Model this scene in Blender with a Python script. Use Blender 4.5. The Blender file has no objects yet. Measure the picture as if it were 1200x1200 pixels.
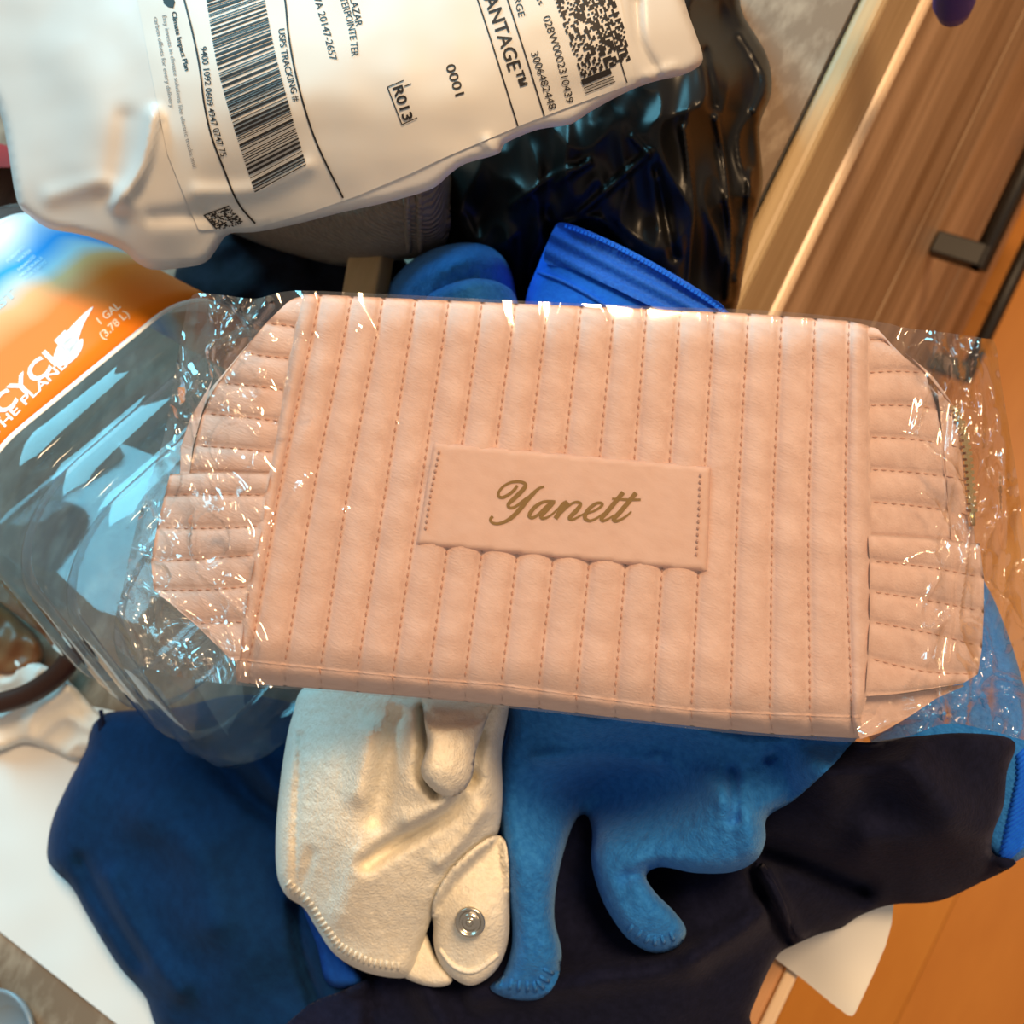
import bpy, math, random
import numpy as np
from mathutils import Vector, Matrix, noise as mnoise
from mathutils.bvhtree import BVHTree
from mathutils.geometry import delaunay_2d_cdt

random.seed(4); rng = np.random.default_rng(4)
scene = bpy.context.scene
C = scene.collection

# ------------------------------------------------------------------ camera
Z0 = 0.95            # height of the worktop above the floor
CH = 0.45            # camera height above the worktop
F = 1287.0           # focal length in pixels of the 1200 px frame
def camv(px, py):
    v = np.array([px-600., 600.-py, -F]); return v/np.linalg.norm(v)
_Z = -camv(1080, 860)                       # straight down in the picture
def _pl(px, py):
    r = camv(px, py); return r*(CH/-(r@_Z))
_Y = _pl(1036, 0)-_pl(863, 357); _Y -= _Z*(_Y@_Z); _Y /= np.linalg.norm(_Y)   # along the worktop edge
_X = np.cross(_Y, _Z)
RM = np.array([_X, _Y, _Z])
EYE = np.array([0., 0., Z0+CH])
cam = bpy.data.cameras.new('camera'); camo = bpy.data.objects.new('camera', cam); C.objects.link(camo)
m4 = Matrix.Identity(4)
for i in range(3):
    for j in range(3): m4[i][j] = RM[i, j]
    m4[i][3] = EYE[i]
camo.matrix_world = m4
cam.sensor_width = 36; cam.lens = 36*F/1200
cam.clip_start = 0.01; cam.clip_end = 50
cam.dof.use_dof = True; cam.dof.focus_distance = 0.325; cam.dof.aperture_fstop = 16
scene.camera = camo

# ------------------------------------------------------------------ light
w = bpy.data.worlds.new('world'); scene.world = w; w.use_nodes = True
w.node_tree.nodes['Background'].inputs[0].default_value = (0.95, 0.80, 0.68, 1)
w.node_tree.nodes['Background'].inputs[1].default_value = 0.34
def area(name, loc, target, sx, sy, col, power):
    l = bpy.data.lights.new(name, 'AREA'); l.shape = 'RECTANGLE'; l.size = sx; l.size_y = sy
    l.color = col; l.energy = power
    o = bpy.data.objects.new(name, l); C.objects.link(o); o.location = loc
    d = Vector(target)-Vector(loc); o.rotation_euler = d.to_track_quat('-Z', 'Y').to_euler(); return o
area('ceiling_lamp', (0.26, 0.72, Z0+1.32), (-0.1, 0, Z0+.1), 0.34, 0.34, (1.0, 0.67, 0.37), 26)
area('window_light', (-1.72, 1.05, Z0+1.35), (-0.2, 0, Z0), 1.0, 1.55, (0.22, 0.76, 1.0), 62)
scene.view_settings.view_transform = 'Standard'; scene.view_settings.look = 'None'
scene.view_settings.exposure = 0.0; scene.view_settings.gamma = 1.0
scene.view_settings.use_curve_mapping = False

# ------------------------------------------------------------------ geometry helpers
def rays(px, py):
    px = np.asarray(px, float); py = np.asarray(py, float)
    v = np.stack([px-600., 600.-py, np.full_like(px, -F)], -1)
    return v@RM.T                      # depth along the axis = F for unit parameter
def at(px, py, h):                     # point at height h above the worktop
    r = rays(px, py); t = (np.asarray(h, float)-CH)/r[..., 2]; return EYE+r*t[..., None]
def atd(px, py, d):                    # point at distance d in front of the lens
    r = rays(px, py); return EYE+r*(np.asarray(d, float)/F)[..., None]
def atx(px, py, x):
    r = rays(px, py); t = x/r[..., 0]; return EYE+r*t[..., None]

def tag(o, label=None, cat=None, group=None, kind=None):
    if label: o['label'] = label
    if cat: o['category'] = cat
    if group: o['group'] = group
    if kind: o['kind'] = kind
    return o
def empty(name, loc, label, cat, group=None):
    o = bpy.data.objects.new(name, None); C.objects.link(o); o.location = loc; o.empty_display_size = .02
    return tag(o, label, cat, group)
def link(o, parent=None):
    C.objects.link(o)
    if parent:
        o.parent = parent
        loc = Vector(parent.location); p = parent.parent
        while p: loc += Vector(p.location); p = p.parent
        o.matrix_parent_inverse = Matrix.Translation(-loc) if parent.type == 'EMPTY' else Matrix.Identity(4)
    return o
def mesh(name, V, Fc, mat, parent=None, smooth=True):
    me = bpy.data.meshes.new(name)
    me.from_pydata([tuple(map(float, v)) for v in V], [], [tuple(map(int, f)) for f in Fc]); me.update()
    if smooth: me.polygons.foreach_set('use_smooth', [True]*len(me.polygons))
    if mat: me.materials.append(mat)
    return link(bpy.data.objects.new(name, me), parent)

def spline(pts, n=8, closed=True):
    P = np.array(pts, float); k = len(P); out = []
    for i in range(k if closed else k-1):
        if closed: a, b, c, d = P[(i-1) % k], P[i], P[(i+1) % k], P[(i+2) % k]
        else: a, b, c, d = P[max(i-1, 0)], P[i], P[i+1], P[min(i+2, k-1)]
        for t in np.arange(n)/n:
            out.append(.5*((2*b)+(c-a)*t+(2*a-5*b+4*c-d)*t*t+(3*b-a-3*c+d)*t**3))
    if not closed: out.append(P[-1])
    return np.array(out)
def resample(P, n, closed=False):
    P = np.asarray(P, float)
    Q = np.vstack([P, P[:1]]) if closed else P
    L = np.r_[0, np.cumsum(np.linalg.norm(np.diff(Q, axis=0), axis=1))]
    s = np.linspace(0, L[-1], n+1)[:-1] if closed else np.linspace(0, L[-1], n)
    return np.stack([np.interp(s, L, Q[:, i]) for i in range(P.shape[1])], 1)
def length(P, closed=False):
    P = np.asarray(P, float); Q = np.vstack([P, P[:1]]) if closed else P
    return np.linalg.norm(np.diff(Q, axis=0), axis=1).sum()
def segdist(X, P, closed=False):
    P = np.asarray(P, float); Q = np.vstack([P, P[:1]]) if closed else P
    best = np.full(len(X), 1e9)
    for a, b in zip(Q[:-1], Q[1:]):
        ab = b-a; L = ab@ab+1e-12
        t = np.clip(((X-a)@ab)/L, 0, 1)
        best = np.minimum(best, np.linalg.norm(X-a-t[:, None]*ab, axis=1))
    return best
def inside(X, P):
    x, y = X[:, 0], X[:, 1]; r = np.zeros(len(X), bool); n = len(P); j = n-1
    for i in range(n):
        xi, yi = P[i]; xj, yj = P[j]
        c = ((yi > y) != (yj > y)) & (x < (xj-xi)*(y-yi)/(yj-yi+1e-12)+xi)
        r ^= c; j = i
    return r
def tps(S, reg=1e-4):
    S = np.array(S, float); P = S[:, :2]/100.; n = len(P)
    def U(d): return np.where(d > 1e-9, d*d*np.log(d+1e-12), 0)
    K = U(np.linalg.norm(P[:, None]-P[None], axis=2))+reg*np.eye(n)
    Q = np.c_[np.ones(n), P]
    A = np.block([[K, Q], [Q.T, np.zeros((3, 3))]])
    sol = np.linalg.solve(A, np.r_[S[:, 2], np.zeros(3)])
    def f(x, y):
        X = np.stack([x, y], -1)/100.
        return U(np.linalg.norm(X[:, None]-P[None], axis=2))@sol[:n]+sol[n]+X@sol[n+1:]
    return f
def nz(x, y, s, seed=0.):
    return np.array([mnoise.noise(Vector((a/s, b/s, seed))) for a, b in zip(x, y)])
def ridge(x, y, s, seed=0., k=2.): return (1-np.abs(nz(x, y, s, seed)))**k
def creases(L):
    def f(x, y):
        X = np.stack([x, y], -1); h = np.zeros(len(x))
        for P, amp, wd in L:
            d = segdist(X, spline(P, 6, False)); h += amp*np.exp(-(d/wd)**2)
        return h
    return f
def patch2d(outline, step, smooth=True, n=8):
    B = spline(outline, n) if smooth else np.array(outline, float)
    B = resample(B, max(8, int(length(B, True)/step)), True)
    lo, hi = B.min(0), B.max(0)
    gx, gy = np.meshgrid(np.arange(lo[0], hi[0], step), np.arange(lo[1], hi[1], step*.9))
    gx[1::2] += step*.5
    G = np.stack([gx.ravel(), gy.ravel()], 1)
    G = G[inside(G, B)]; G = G[segdist(G, B, True) > step*.55]
    P = np.vstack([B, G]); nb = len(B)
    r = delaunay_2d_cdt([Vector(p) for p in P], [], [list(range(nb))], 1, 1e-6)
    V = np.array([(v.x, v.y) for v in r[0]]); T = [tuple(f) for f in r[2]]
    d = segdist(V, B, True)
    return V, T, d
def blob(name, outline, Hf, place, mat, parent=None, step=6, r=20, drop=.01, thick=.02, smooth=True, floor=None, n=8, fine=None, over=(), cap=True):
    """closed soft body: an outline, an upper surface Hf, a rounded rim and an underside"""
    V, T, d = patch2d(outline, step, smooth, n)
    x, y = V[:, 0], V[:, 1]
    h = Hf(x, y); q = np.clip(d/r, 0, 1); prof = np.sqrt(np.clip(1-(1-q)**2, 0, 1))
    top = h-drop*(1-prof)
    if fine is not None: top = top+fine(x, y)*np.clip(d/(r*.5), 0, 1)
    if callable(thick): thick = thick(x, y)
    bot = h-drop-(thick-drop)*prof
    if floor is not None: top = np.maximum(top, floor+.0004); bot = np.maximum(bot, floor)
    rim = d < 1e-4
    if place is at:                               # on the worktop nothing sinks into it
        on = at(x, y, np.maximum(bot, 0.))[:, 0] < XE+.008
        bot = np.where(on, np.maximum(bot, .0034), bot); top = np.where(on, np.maximum(top, .0042), top)
    if place is at and cap:                       # nothing of the pile may rise into the pouch lying on it
        X = np.stack([x, y], -1); dd = segdist(X, POUCH_SIL, True); dd = np.where(inside(X, POUCH_SIL), 0, dd)
        lim = atd(x, y, .3585)[:, 2]-Z0+.004*np.clip(dd/12., 0, None)**1.5
        top = np.minimum(top, lim); bot = np.minimum(bot, lim-.0006)
    if over:                                      # lie on what is already there
        Sx = Surf(*over); g = np.array([(lambda p: -9. if p is None else p[2]-Z0)(Sx(a, b)[0]) for a, b in zip(x, y)])
        g2 = g.copy()
        for t in T:
            mx_ = max(g[i] for i in t)
            for i in t: g2[i] = max(g2[i], mx_)
        bot = np.maximum(bot, g2+.0012); top = np.maximum(top, bot+.0008)
    bot = np.where(rim, top, np.minimum(bot, top-.0003))
    N = len(V); Vt = place(x, y, top); Vb = place(x, y, bot)
    idx = np.where(rim, np.arange(N), np.arange(N)+N)
    fl = []
    s = 0
    for t in T:
        a, b, c = V[t[0]], V[t[1]], V[t[2]]; s += (b[0]-a[0])*(c[1]-a[1])-(b[1]-a[1])*(c[0]-a[0])
    for t in T:
        if s > 0: t = t[::-1]
        fl.append(t); f = tuple(idx[list(t)])[::-1]
        if not all(rim[i] for i in t): fl.append(f)
    VV = np.vstack([Vt, Vb]); used = np.zeros(2*N, bool)
    for f in fl: used[list(f)] = True
    mp = np.cumsum(used)-1
    return mesh(name, VV[used], [tuple(mp[i] for i in f) for f in fl], mat, parent)
def sheet(name, outline, Hf, place, mat, parent=None, step=6, thick=.0006, smooth=True, n=8):
    V, T, d = patch2d(outline, step, smooth, n)
    x, y = V[:, 0], V[:, 1]; h = Hf(x, y); N = len(V)
    Vt = place(x, y, h); Vb = place(x, y, h-thick)
    a = sum((V[t[1]][0]-V[t[0]][0])*(V[t[2]][1]-V[t[0]][1])-(V[t[1]][1]-V[t[0]][1])*(V[t[2]][0]-V[t[0]][0]) for t in T)
    if a > 0: T = [t[::-1] for t in T]
    cnt = {}
    for t in T:
        for i in range(3): cnt[(t[i], t[(i+1) % 3])] = 1
    rim = [e for e in cnt if (e[1], e[0]) not in cnt]
    fl = list(T)+[tuple(i+N for i in t[::-1]) for t in T]+[(a+2*N, a+3*N, b+3*N, b+2*N) for a, b in rim]
    us = sorted({i for f in fl for i in f}); mp = {u: k for k, u in enumerate(us)}; fl = [tuple(mp[i] for i in f) for f in fl]   # crisp rim
    return mesh(name, np.vstack([Vt, Vb, Vt, Vb])[us], fl, mat, parent)
def box(name, lo, hi, mat, parent=None, bev=.0):
    lo, hi = np.array(lo, float), np.array(hi, float)
    V = [(hi if i & 1 else lo)[0:1].tolist()+(hi if i & 2 else lo)[1:2].tolist()+(hi if i & 4 else lo)[2:3].tolist() for i in range(8)]
    Fc = [(0, 2, 3, 1), (4, 5, 7, 6), (0, 1, 5, 4), (2, 6, 7, 3), (0, 4, 6, 2), (1, 3, 7, 5)]
    o = mesh(name, V, Fc, mat, parent, False)
    if bev:
        mod = o.modifiers.new('bevel', 'BEVEL'); mod.width = bev; mod.segments = 3
    return o
def tube(name, P, rad, mat, parent=None, k=10, flat=1.0, cap=True):
    P = np.asarray(P, float); n = len(P); rad = np.broadcast_to(rad, (n,))
    V = []; up = np.array([0.13, .21, .97])
    for i in range(n):
        t = P[min(i+1, n-1)]-P[max(i-1, 0)]; t /= np.linalg.norm(t)+1e-12
        a = np.cross(t, up); a /= np.linalg.norm(a)+1e-12; b = np.cross(a, t)
        for j in range(k):
            th = 2*math.pi*j/k
            V.append(P[i]+rad[i]*(math.cos(th)*a+flat*math.sin(th)*b))
    Fc = [(i*k+j, i*k+(j+1) % k, (i+1)*k+(j+1) % k, (i+1)*k+j) for i in range(n-1) for j in range(k)]
    if cap: Fc += [tuple(range(k))[::-1], tuple((n-1)*k+j for j in range(k))]
    return mesh(name, V, Fc, mat, parent)
class Surf:                      # something to lay print, seams and stitches on
    def __init__(s, *objs):
        V = []; Fc = []
        for o in objs:
            b = len(V); V += [v.co.copy() for v in o.data.vertices]; Fc += [tuple(i+b for i in p.vertices) for p in o.data.polygons]
        s.b = BVHTree.FromPolygons(V, Fc)
    def __call__(s, px, py, eps=0.):
        r = rays(px, py); R = Vector(r).normalized()
        h = s.b.ray_cast(Vector(EYE), R)
        if h[0] is None: return None, None
        nrm = h[1] if h[1].dot(R) < 0 else -h[1]
        return np.array(h[0]-R*float(eps)), np.array(nrm)
def decal(name, quads, surf, eps, mat, parent):
    """flat print: polygons in the picture frame laid on the surface"""
    V = []; Fc = []
    for q in quads:
        pts = [surf(p[0], p[1], eps)[0] for p in q]
        if any(p is None for p in pts): continue
        b = len(V); V += pts; Fc.append(tuple(range(b, b+len(pts))))
    return mesh(name, V, Fc, mat, parent, False)
def textmesh(s, size=1.0, bold=0.0):
    cu = bpy.data.curves.new('t', 'FONT'); cu.body = s; cu.size = size; cu.resolution_u = 3; cu.offset = bold
    o = bpy.data.objects.new('t', cu); C.objects.link(o); dg = bpy.context.evaluated_depsgraph_get(); dg.update()
    me = o.evaluated_get(dg).to_mesh()
    V = np.array([v.co[:2] for v in me.vertices]).reshape(-1, 2); Fc = [tuple(p.vertices) for p in me.polygons]
    o.evaluated_get(dg).to_mesh_clear(); bpy.data.objects.remove(o); bpy.data.curves.remove(cu)
    return V, Fc
def text(name, s, path, height, surf, mat, parent, eps=.0002, bold=0.0, flip=False):
    """lettering whose baseline follows a path (picture frame), cap height in px"""
    V, Fc = textmesh(s, 1.0, bold); P = spline(path, 12, False) if len(path) > 2 else np.array(path, float)
    L = np.r_[0, np.cumsum(np.linalg.norm(np.diff(P, axis=0), axis=1))]
    x0, x1 = V[:, 0].min(), V[:, 0].max(); sx = L[-1]/(x1-x0); sy = height/.70
    out = []
    for vx, vy in V:
        q = (vx-x0)*sx; i = min(max(np.searchsorted(L, q)-1, 0), len(P)-2)
        t = P[i+1]-P[i]; tn = t/np.linalg.norm(t); up = np.array([tn[1], -tn[0]])
        c = P[i]+tn*(q-L[i])+up*vy*sy
        out.append(surf(c[0], c[1], eps)[0])
    keep = [f for f in Fc if all(out[i] is not None for i in f)]
    out = [o if o is not None else EYE*0 for o in out]
    us = sorted({i for f in keep for i in f}); mp = {u: k for k, u in enumerate(us)}
    return mesh(name, [out[u] for u in us], [tuple(mp[i] for i in f) for f in keep], mat, parent, False)
def ribbon_quads(P, wd):
    P = np.asarray(P, float); n = len(P); wd = np.broadcast_to(wd, (n,)); L = []; R_ = []
    for i in range(n):
        t = P[min(i+1, n-1)]-P[max(i-1, 0)]; t /= np.linalg.norm(t)+1e-9; nn = np.array([-t[1], t[0]])*wd[i]/2
        L.append(P[i]+nn); R_.append(P[i]-nn)
    return [(L[i], L[i+1], R_[i+1], R_[i]) for i in range(n-1)]

# ------------------------------------------------------------------ materials
def new_mat(name):
    m = bpy.data.materials.new(name); m.use_nodes = True; nt = m.node_tree
    return m, nt, nt.nodes['Principled BSDF']
def nd(nt, typ, **kw):
    n = nt.nodes.new(typ)
    for k, v in kw.items():
        if k in n.inputs.keys(): n.inputs[k].default_value = v
        else: setattr(n, k, v)
    return n
def basic(name, col, rough=.6, spec=.5, metal=0., col2=None, scale=(60, 60, 60), detail=4, bump=0., bscale=None, bdist=.0004, sheen=0., sheen_tint=None, ramp=(.35, .65), coat=0.):
    m, nt, b = new_mat(name)
    b.inputs['Base Color'].default_value = (*col, 1); b.inputs['Roughness'].default_value = rough
    b.inputs['Specular IOR Level'].default_value = spec; b.inputs['Metallic'].default_value = metal
    b.inputs['Sheen Weight'].default_value = sheen; b.inputs['Sheen Roughness'].default_value = .4
    b.inputs['Coat Weight'].default_value = coat
    if sheen_tint: b.inputs['Sheen Tint'].default_value = (*sheen_tint, 1)
    tc = nd(nt, 'ShaderNodeTexCoord')
    if col2:
        mp = nd(nt, 'ShaderNodeMapping'); mp.inputs['Scale'].default_value = scale
        n = nd(nt, 'ShaderNodeTexNoise', Scale=1.0, Detail=detail, Roughness=.6)
        cr = nd(nt, 'ShaderNodeValToRGB'); cr.color_ramp.elements[0].position = ramp[0]; cr.color_ramp.elements[1].position = ramp[1]
        cr.color_ramp.elements[0].color = (*col, 1); cr.color_ramp.elements[1].color = (*col2, 1)
        nt.links.new(tc.outputs['Object'], mp.inputs[0]); nt.links.new(mp.outputs[0], n.inputs['Vector'])
        nt.links.new(n.outputs[0], cr.inputs[0]); nt.links.new(cr.outputs[0], b.inputs['Base Color'])
    if bump:
        mp2 = nd(nt, 'ShaderNodeMapping'); mp2.inputs['Scale'].default_value = bscale or scale
        n2 = nd(nt, 'ShaderNodeTexNoise', Scale=1.0, Detail=3.0)
        bp = nd(nt, 'ShaderNodeBump', Strength=bump, Distance=bdist)
        nt.links.new(tc.outputs['Object'], mp2.inputs[0]); nt.links.new(mp2.outputs[0], n2.inputs['Vector'])
        nt.links.new(n2.outputs[0], bp.inputs['Height']); nt.links.new(bp.outputs[0], b.inputs['Normal'])
    return m
def clear_film(name, tint, gloss=.06, boost=1.0, milk=0., milkcol=(.8, .9, 1), ior=1.45, base=.0):
    m = bpy.data.materials.new(name); m.use_nodes = True; nt = m.node_tree; nt.nodes.clear()
    out = nd(nt, 'ShaderNodeOutputMaterial'); tr = nd(nt, 'ShaderNodeBsdfTransparent', Color=(*tint, 1))
    gl = nd(nt, 'ShaderNodeBsdfGlossy', Roughness=gloss); fr = nd(nt, 'ShaderNodeFresnel', IOR=ior)
    ge = nd(nt, 'ShaderNodeNewGeometry'); mxv = nd(nt, 'ShaderNodeMix')   # same reflectance from both sides of a thin wall
    mxv.inputs['A'].default_value = ior; mxv.inputs['B'].default_value = 1/ior
    nt.links.new(ge.outputs['Backfacing'], mxv.inputs['Factor']); nt.links.new(mxv.outputs['Result'], fr.inputs['IOR'])
    mul = nd(nt, 'ShaderNodeMath', operation='MULTIPLY_ADD', use_clamp=True); mul.inputs[1].default_value = boost; mul.inputs[2].default_value = base
    mx = nd(nt, 'ShaderNodeMixShader'); last = tr
    if milk:
        df = nd(nt, 'ShaderNodeBsdfDiffuse', Color=(*milkcol, 1)); tl = nd(nt, 'ShaderNodeBsdfTranslucent', Color=(*milkcol, 1))
        ad = nd(nt, 'ShaderNodeMixShader', Fac=.5); m2 = nd(nt, 'ShaderNodeMixShader', Fac=milk)
        nt.links.new(df.outputs[0], ad.inputs[1]); nt.links.new(tl.outputs[0], ad.inputs[2])
        nt.links.new(tr.outputs[0], m2.inputs[1]); nt.links.new(ad.outputs[0], m2.inputs[2]); last = m2
    nt.links.new(fr.outputs[0], mul.inputs[0]); nt.links.new(mul.outputs[0], mx.inputs['Fac'])
    nt.links.new(last.outputs[0], mx.inputs[1]); nt.links.new(gl.outputs[0], mx.inputs[2]); nt.links.new(mx.outputs[0], out.inputs[0])
    return m
M = {}
M['velvet'] = basic('pink_velvet', (.71, .475, .395), .75, .25, col2=(.80, .565, .485), scale=(90, 260, 260), bump=.5, bscale=(500, 1800, 1800), bdist=.0004, sheen=.35, sheen_tint=(1, .8, .72))
M['velvet_tag'] = basic('pink_tag_velvet', (.71, .465, .375), .7, .25, col2=(.76, .515, .425), scale=(120, 300, 300), bump=.25, bscale=(900, 2400, 2400), bdist=.0002, sheen=.3, sheen_tint=(1, .8, .72))
M['thread'] = basic('pink_thread', (.50, .26, .18), .3, .7)
M['gold_ink'] = basic('gold_ink', (.24, .125, .004), .5, .2)
M['gold'] = basic('gold_metal', (.80, .58, .25), .25, .5, metal=1.)
M['film'] = clear_film('clear_film', (.97, .97, .97), .09, 1.6, .015, (1, .96, .92), 1.55)
M['jug'] = clear_film('clear_plastic', (.90, .93, .95), .05, 1.1, .07, (.75, .85, .95), 1.5)
M['mailer'] = basic('white_poly', (.58, .57, .56), .42, .5, bump=.15, bscale=(60, 60, 60), bdist=.001)
M['label'] = basic('label_paper', (.60, .585, .56), .55, .35)
M['ink'] = basic('black_ink', (.018, .016, .016), .6, .3)
M['ink_grey'] = basic('grey_ink', (.22, .21, .21), .6, .3)
M['black_bag'] = basic('black_poly', (.006, .0055, .005), .36, .3)
M['navy'] = basic('navy_fleece', (.0048, .0060, .020), .95, .15, col2=(.008, .0095, .029), scale=(300, 300, 300), bump=.5, bscale=(700, 700, 700), bdist=.0006, sheen=.06, sheen_tint=(.5, .5, .7))
M['blue_knit'] = basic('deep_blue_knit', (.0012, .019, .068), .9, .15, col2=(.0018, .026, .088), scale=(200, 200, 200), bump=.3, bscale=(900, 900, 900), bdist=.0004, sheen=.05, sheen_tint=(.4, .6, 1))
M['blue_plush'] = basic('blue_plush', (.015, .15, .50), .85, .2, col2=(.028, .21, .62), scale=(380, 380, 380), bump=.6, bscale=(950, 950, 950), bdist=.0009, sheen=.25, sheen_tint=(.4, .7, 1))
M['royal'] = basic('royal_blue_fabric', (.006, .13, .84), .8, .2, col2=(.008, .16, .90), scale=(400, 400, 400), bump=.4, bscale=(900, 900, 900), bdist=.0004, sheen=.1, sheen_tint=(.3, .5, 1))
M['royal_tape'] = basic('royal_blue_tape', (.004, .09, .60), .7, .3, col2=(.010, .14, .75), scale=(900, 900, 900), bump=.6, bscale=(1400, 1400, 1400), bdist=.0004)
M['lining'] = basic('blue_lining', (.003, .05, .26), .85, .2, col2=(.004, .065, .32), scale=(400, 400, 400))
M['white_plush'] = basic('white_plush', (.84, .78, .66), .9, .15, col2=(.90, .86, .76), scale=(300, 300, 300), bump=.6, bscale=(1100, 800, 900), bdist=.0009, sheen=.2)
M['canvas'] = basic('grey_woven', (.24, .19, .15), .8, .3, col2=(.32, .26, .20), scale=(700, 200, 400), bump=.8, bscale=(500, 1500, 500), bdist=.0006)
M['paper'] = basic('white_paper', (.74, .74, .73), .6, .3)
M['paper_warm'] = basic('cream_paper', (.90, .87, .80), .6, .3)
M['counter'] = basic('laminate', (.20, .14, .095), .6, .3, col2=(.40, .32, .24), scale=(85, 40, 40), detail=9, ramp=(.46, .76))
M['trim'] = basic('trim_wood', (.42, .29, .15), .5, .4, col2=(.52, .38, .21), scale=(120, 8, 120), bump=.1)
M['wood_front'] = basic('cabinet_wood', (.21, .115, .055), .5, .35, col2=(.60, .40, .24), scale=(10, 2.0, 26), detail=6, ramp=(.36, .66))
M['board'] = basic('board_wood', (.55, .27, .12), .5, .4, col2=(.62, .33, .16), scale=(90, 8, 90))
M['pale_edge'] = basic('pale_banding', (.80, .58, .38), .35, .5)
M['handle'] = basic('black_metal', (.020, .018, .016), .45, .5)
M['floorw'] = basic('floor_wood', (.72, .27, .030), .38, .45, col2=(.84, .35, .05), scale=(9, 2.0, 9), detail=5)
M['floorw2'] = basic('floor_wood_dark', (.66, .235, .028), .38, .45, col2=(.79, .31, .045), scale=(9, 2.0, 9), detail=5)
M['wall'] = basic('dark_base', (.03, .02, .015), .8, .2)
M['block'] = basic('pale_wood_block', (.62, .42, .20), .6, .3, col2=(.68, .47, .24), scale=(200, 30, 200))
M['dark_wood'] = basic('dark_wood', (.055, .030, .018), .5, .4, col2=(.12, .075, .045), scale=(90, 12, 90))
M['leather'] = basic('dark_leather', (.035, .010, .004), .45, .4)
M['amber'] = basic('amber_brown', (.34, .14, .05), .4, .4, col2=(.22, .09, .035), scale=(30, 30, 30))
M['red'] = basic('red_paint', (.35, .012, .008), .4, .4)
M['lintnavy'] = basic('lint_navy', (.003, .004, .009), .9, .2, col2=(.008, .010, .020), scale=(120, 120, 120), bump=.3)
M['dish'] = basic('blue_grey_glaze', (.20, .27, .33), .3, .5)
M['steel'] = basic('snap_steel', (.62, .58, .50), .22, .5, metal=1.)
M['navy_plastic'] = basic('navy_strap', (.010, .020, .26), .5, .4)
M['whiteprint'] = basic('white_print', (.86, .90, .92), .4, .4)
M['paleprint'] = basic('pale_print', (.45, .68, .86), .4, .4)
M['creamprint'] = basic('cream_print', (.88, .66, .45), .4, .4)

POUCH_SIL = [(356, 346), (450, 351), (600, 357), (760, 363), (900, 369), (1020, 381), (1050, 402), (1092, 448), (1118, 478), (1132, 514), (1138, 560), (1143, 636), (1150, 642), (1150, 720), (1145, 788), (1128, 802), (1085, 824), (1046, 850), (1012, 865), (900, 859), (800, 849), (627, 829), (497, 817), (347, 804), (292, 801), (266, 770), (232, 736), (184, 698), (175, 685), (183, 620), (195, 560), (213, 552), (214, 512), (234, 466), (262, 430), (296, 390), (325, 362)]
nt = M['canvas'].node_tree; b_ = nt.nodes['Principled BSDF']; wv_ = nd(nt, 'ShaderNodeTexWave', Scale=150.0, Distortion=3.0, Detail=1.0, bands_direction='DIAGONAL')
tc_ = nd(nt, 'ShaderNodeTexCoord'); bp_ = nd(nt, 'ShaderNodeBump', Strength=1.0, Distance=.0008); nt.links.new(tc_.outputs['Object'], wv_.inputs['Vector'])
nt.links.new(wv_.outputs[1], bp_.inputs['Height']); nt.links.new(bp_.outputs[0], b_.inputs['Normal'])
Zp = at                                      # placing by height above the worktop

# ================================================================== SETTING
XE = float(at(863, 357, 0)[0])               # worktop edge
floor = tag(box('floor', (-2.4, -2.2, -.03), (2.2, 2.8, -.002), M['wall']), kind='structure')
tag(box('wall_left', (-2.5, -2.2, 0), (-2.4, 2.8, 2.5), basic('wall_paint', (.55, .52, .48), .8, .2)), kind='structure')
pw = .115
def plank_mesh(Ln):
    lo = np.array([.0002, .0002, -.002]); hi = np.array([pw-.0002, Ln-.0002, .0]); b = .0005
    V = [(lo[0], lo[1], lo[2]), (hi[0], lo[1], lo[2]), (hi[0], hi[1], lo[2]), (lo[0], hi[1], lo[2])]
    V += [(x, y, -b) for x, y, z in V]; V += [(lo[0]+b, lo[1]+b, 0), (hi[0]-b, lo[1]+b, 0), (hi[0]-b, hi[1]-b, 0), (lo[0]+b, hi[1]-b, 0)]
    Fc = [(8, 9, 10, 11)]
    for a in (0, 4):
        for i in range(4): Fc.append((a+i, a+(i+1) % 4, a+4+(i+1) % 4, a+4+i))
    me = bpy.data.meshes.new('plank'); me.from_pydata(V, [], Fc); me.update(); return me
pms = [plank_mesh(.9), plank_mesh(.9)]; pms[0].materials.append(M['floorw']); pms[1].materials.append(M['floorw2'])
for i in range(18):
    off = random.uniform(-.9, 0)
    for j in range(5):
        p = bpy.data.objects.new('plank', pms[random.random() < .4]); p.location = (XE-.10+i*pw, -1.5+off+j*.9, 0)
        C.objects.link(p); p.parent = floor
# ---- worktop and cabinet
t = empty('countertop', (XE-.3, .2, Z0), 'grey-brown mottled countertop with pale wooden edge trim, under the black bag', 'countertop')
box('slab', (XE-.75, -1.1, Z0-.04), (XE-.0115, 1.5, Z0), M['counter'], t)
box('seam', (XE-.0115, -1.1, Z0-.04), (XE-.0105, 1.5, Z0-.0012), M['handle'], t)
tr = box('edge_trim', (XE-.0105, -1.1, Z0-.052), (XE+.001, 1.5, Z0), M['trim'], t, .0035)
lip = box('trim_bead', (XE-.004, -1.1, Z0-.062), (XE+.004, 1.5, Z0-.0525), M['pale_edge'], t, .004)
cab = empty('base_cabinet', (XE-.3, .2, 0), 'brown wood-grain drawer cabinet with black bar handles beside the orange floor', 'cabinet')
box('carcass', (XE-.6, -1.1, .10), (XE-.024, 1.5, Z0-.063), M['wood_front'], cab)
box('toe_kick', (XE-.6, -1.1, .0), (XE-.07, 1.5, .0995), M['dark_wood'], cab)
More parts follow.
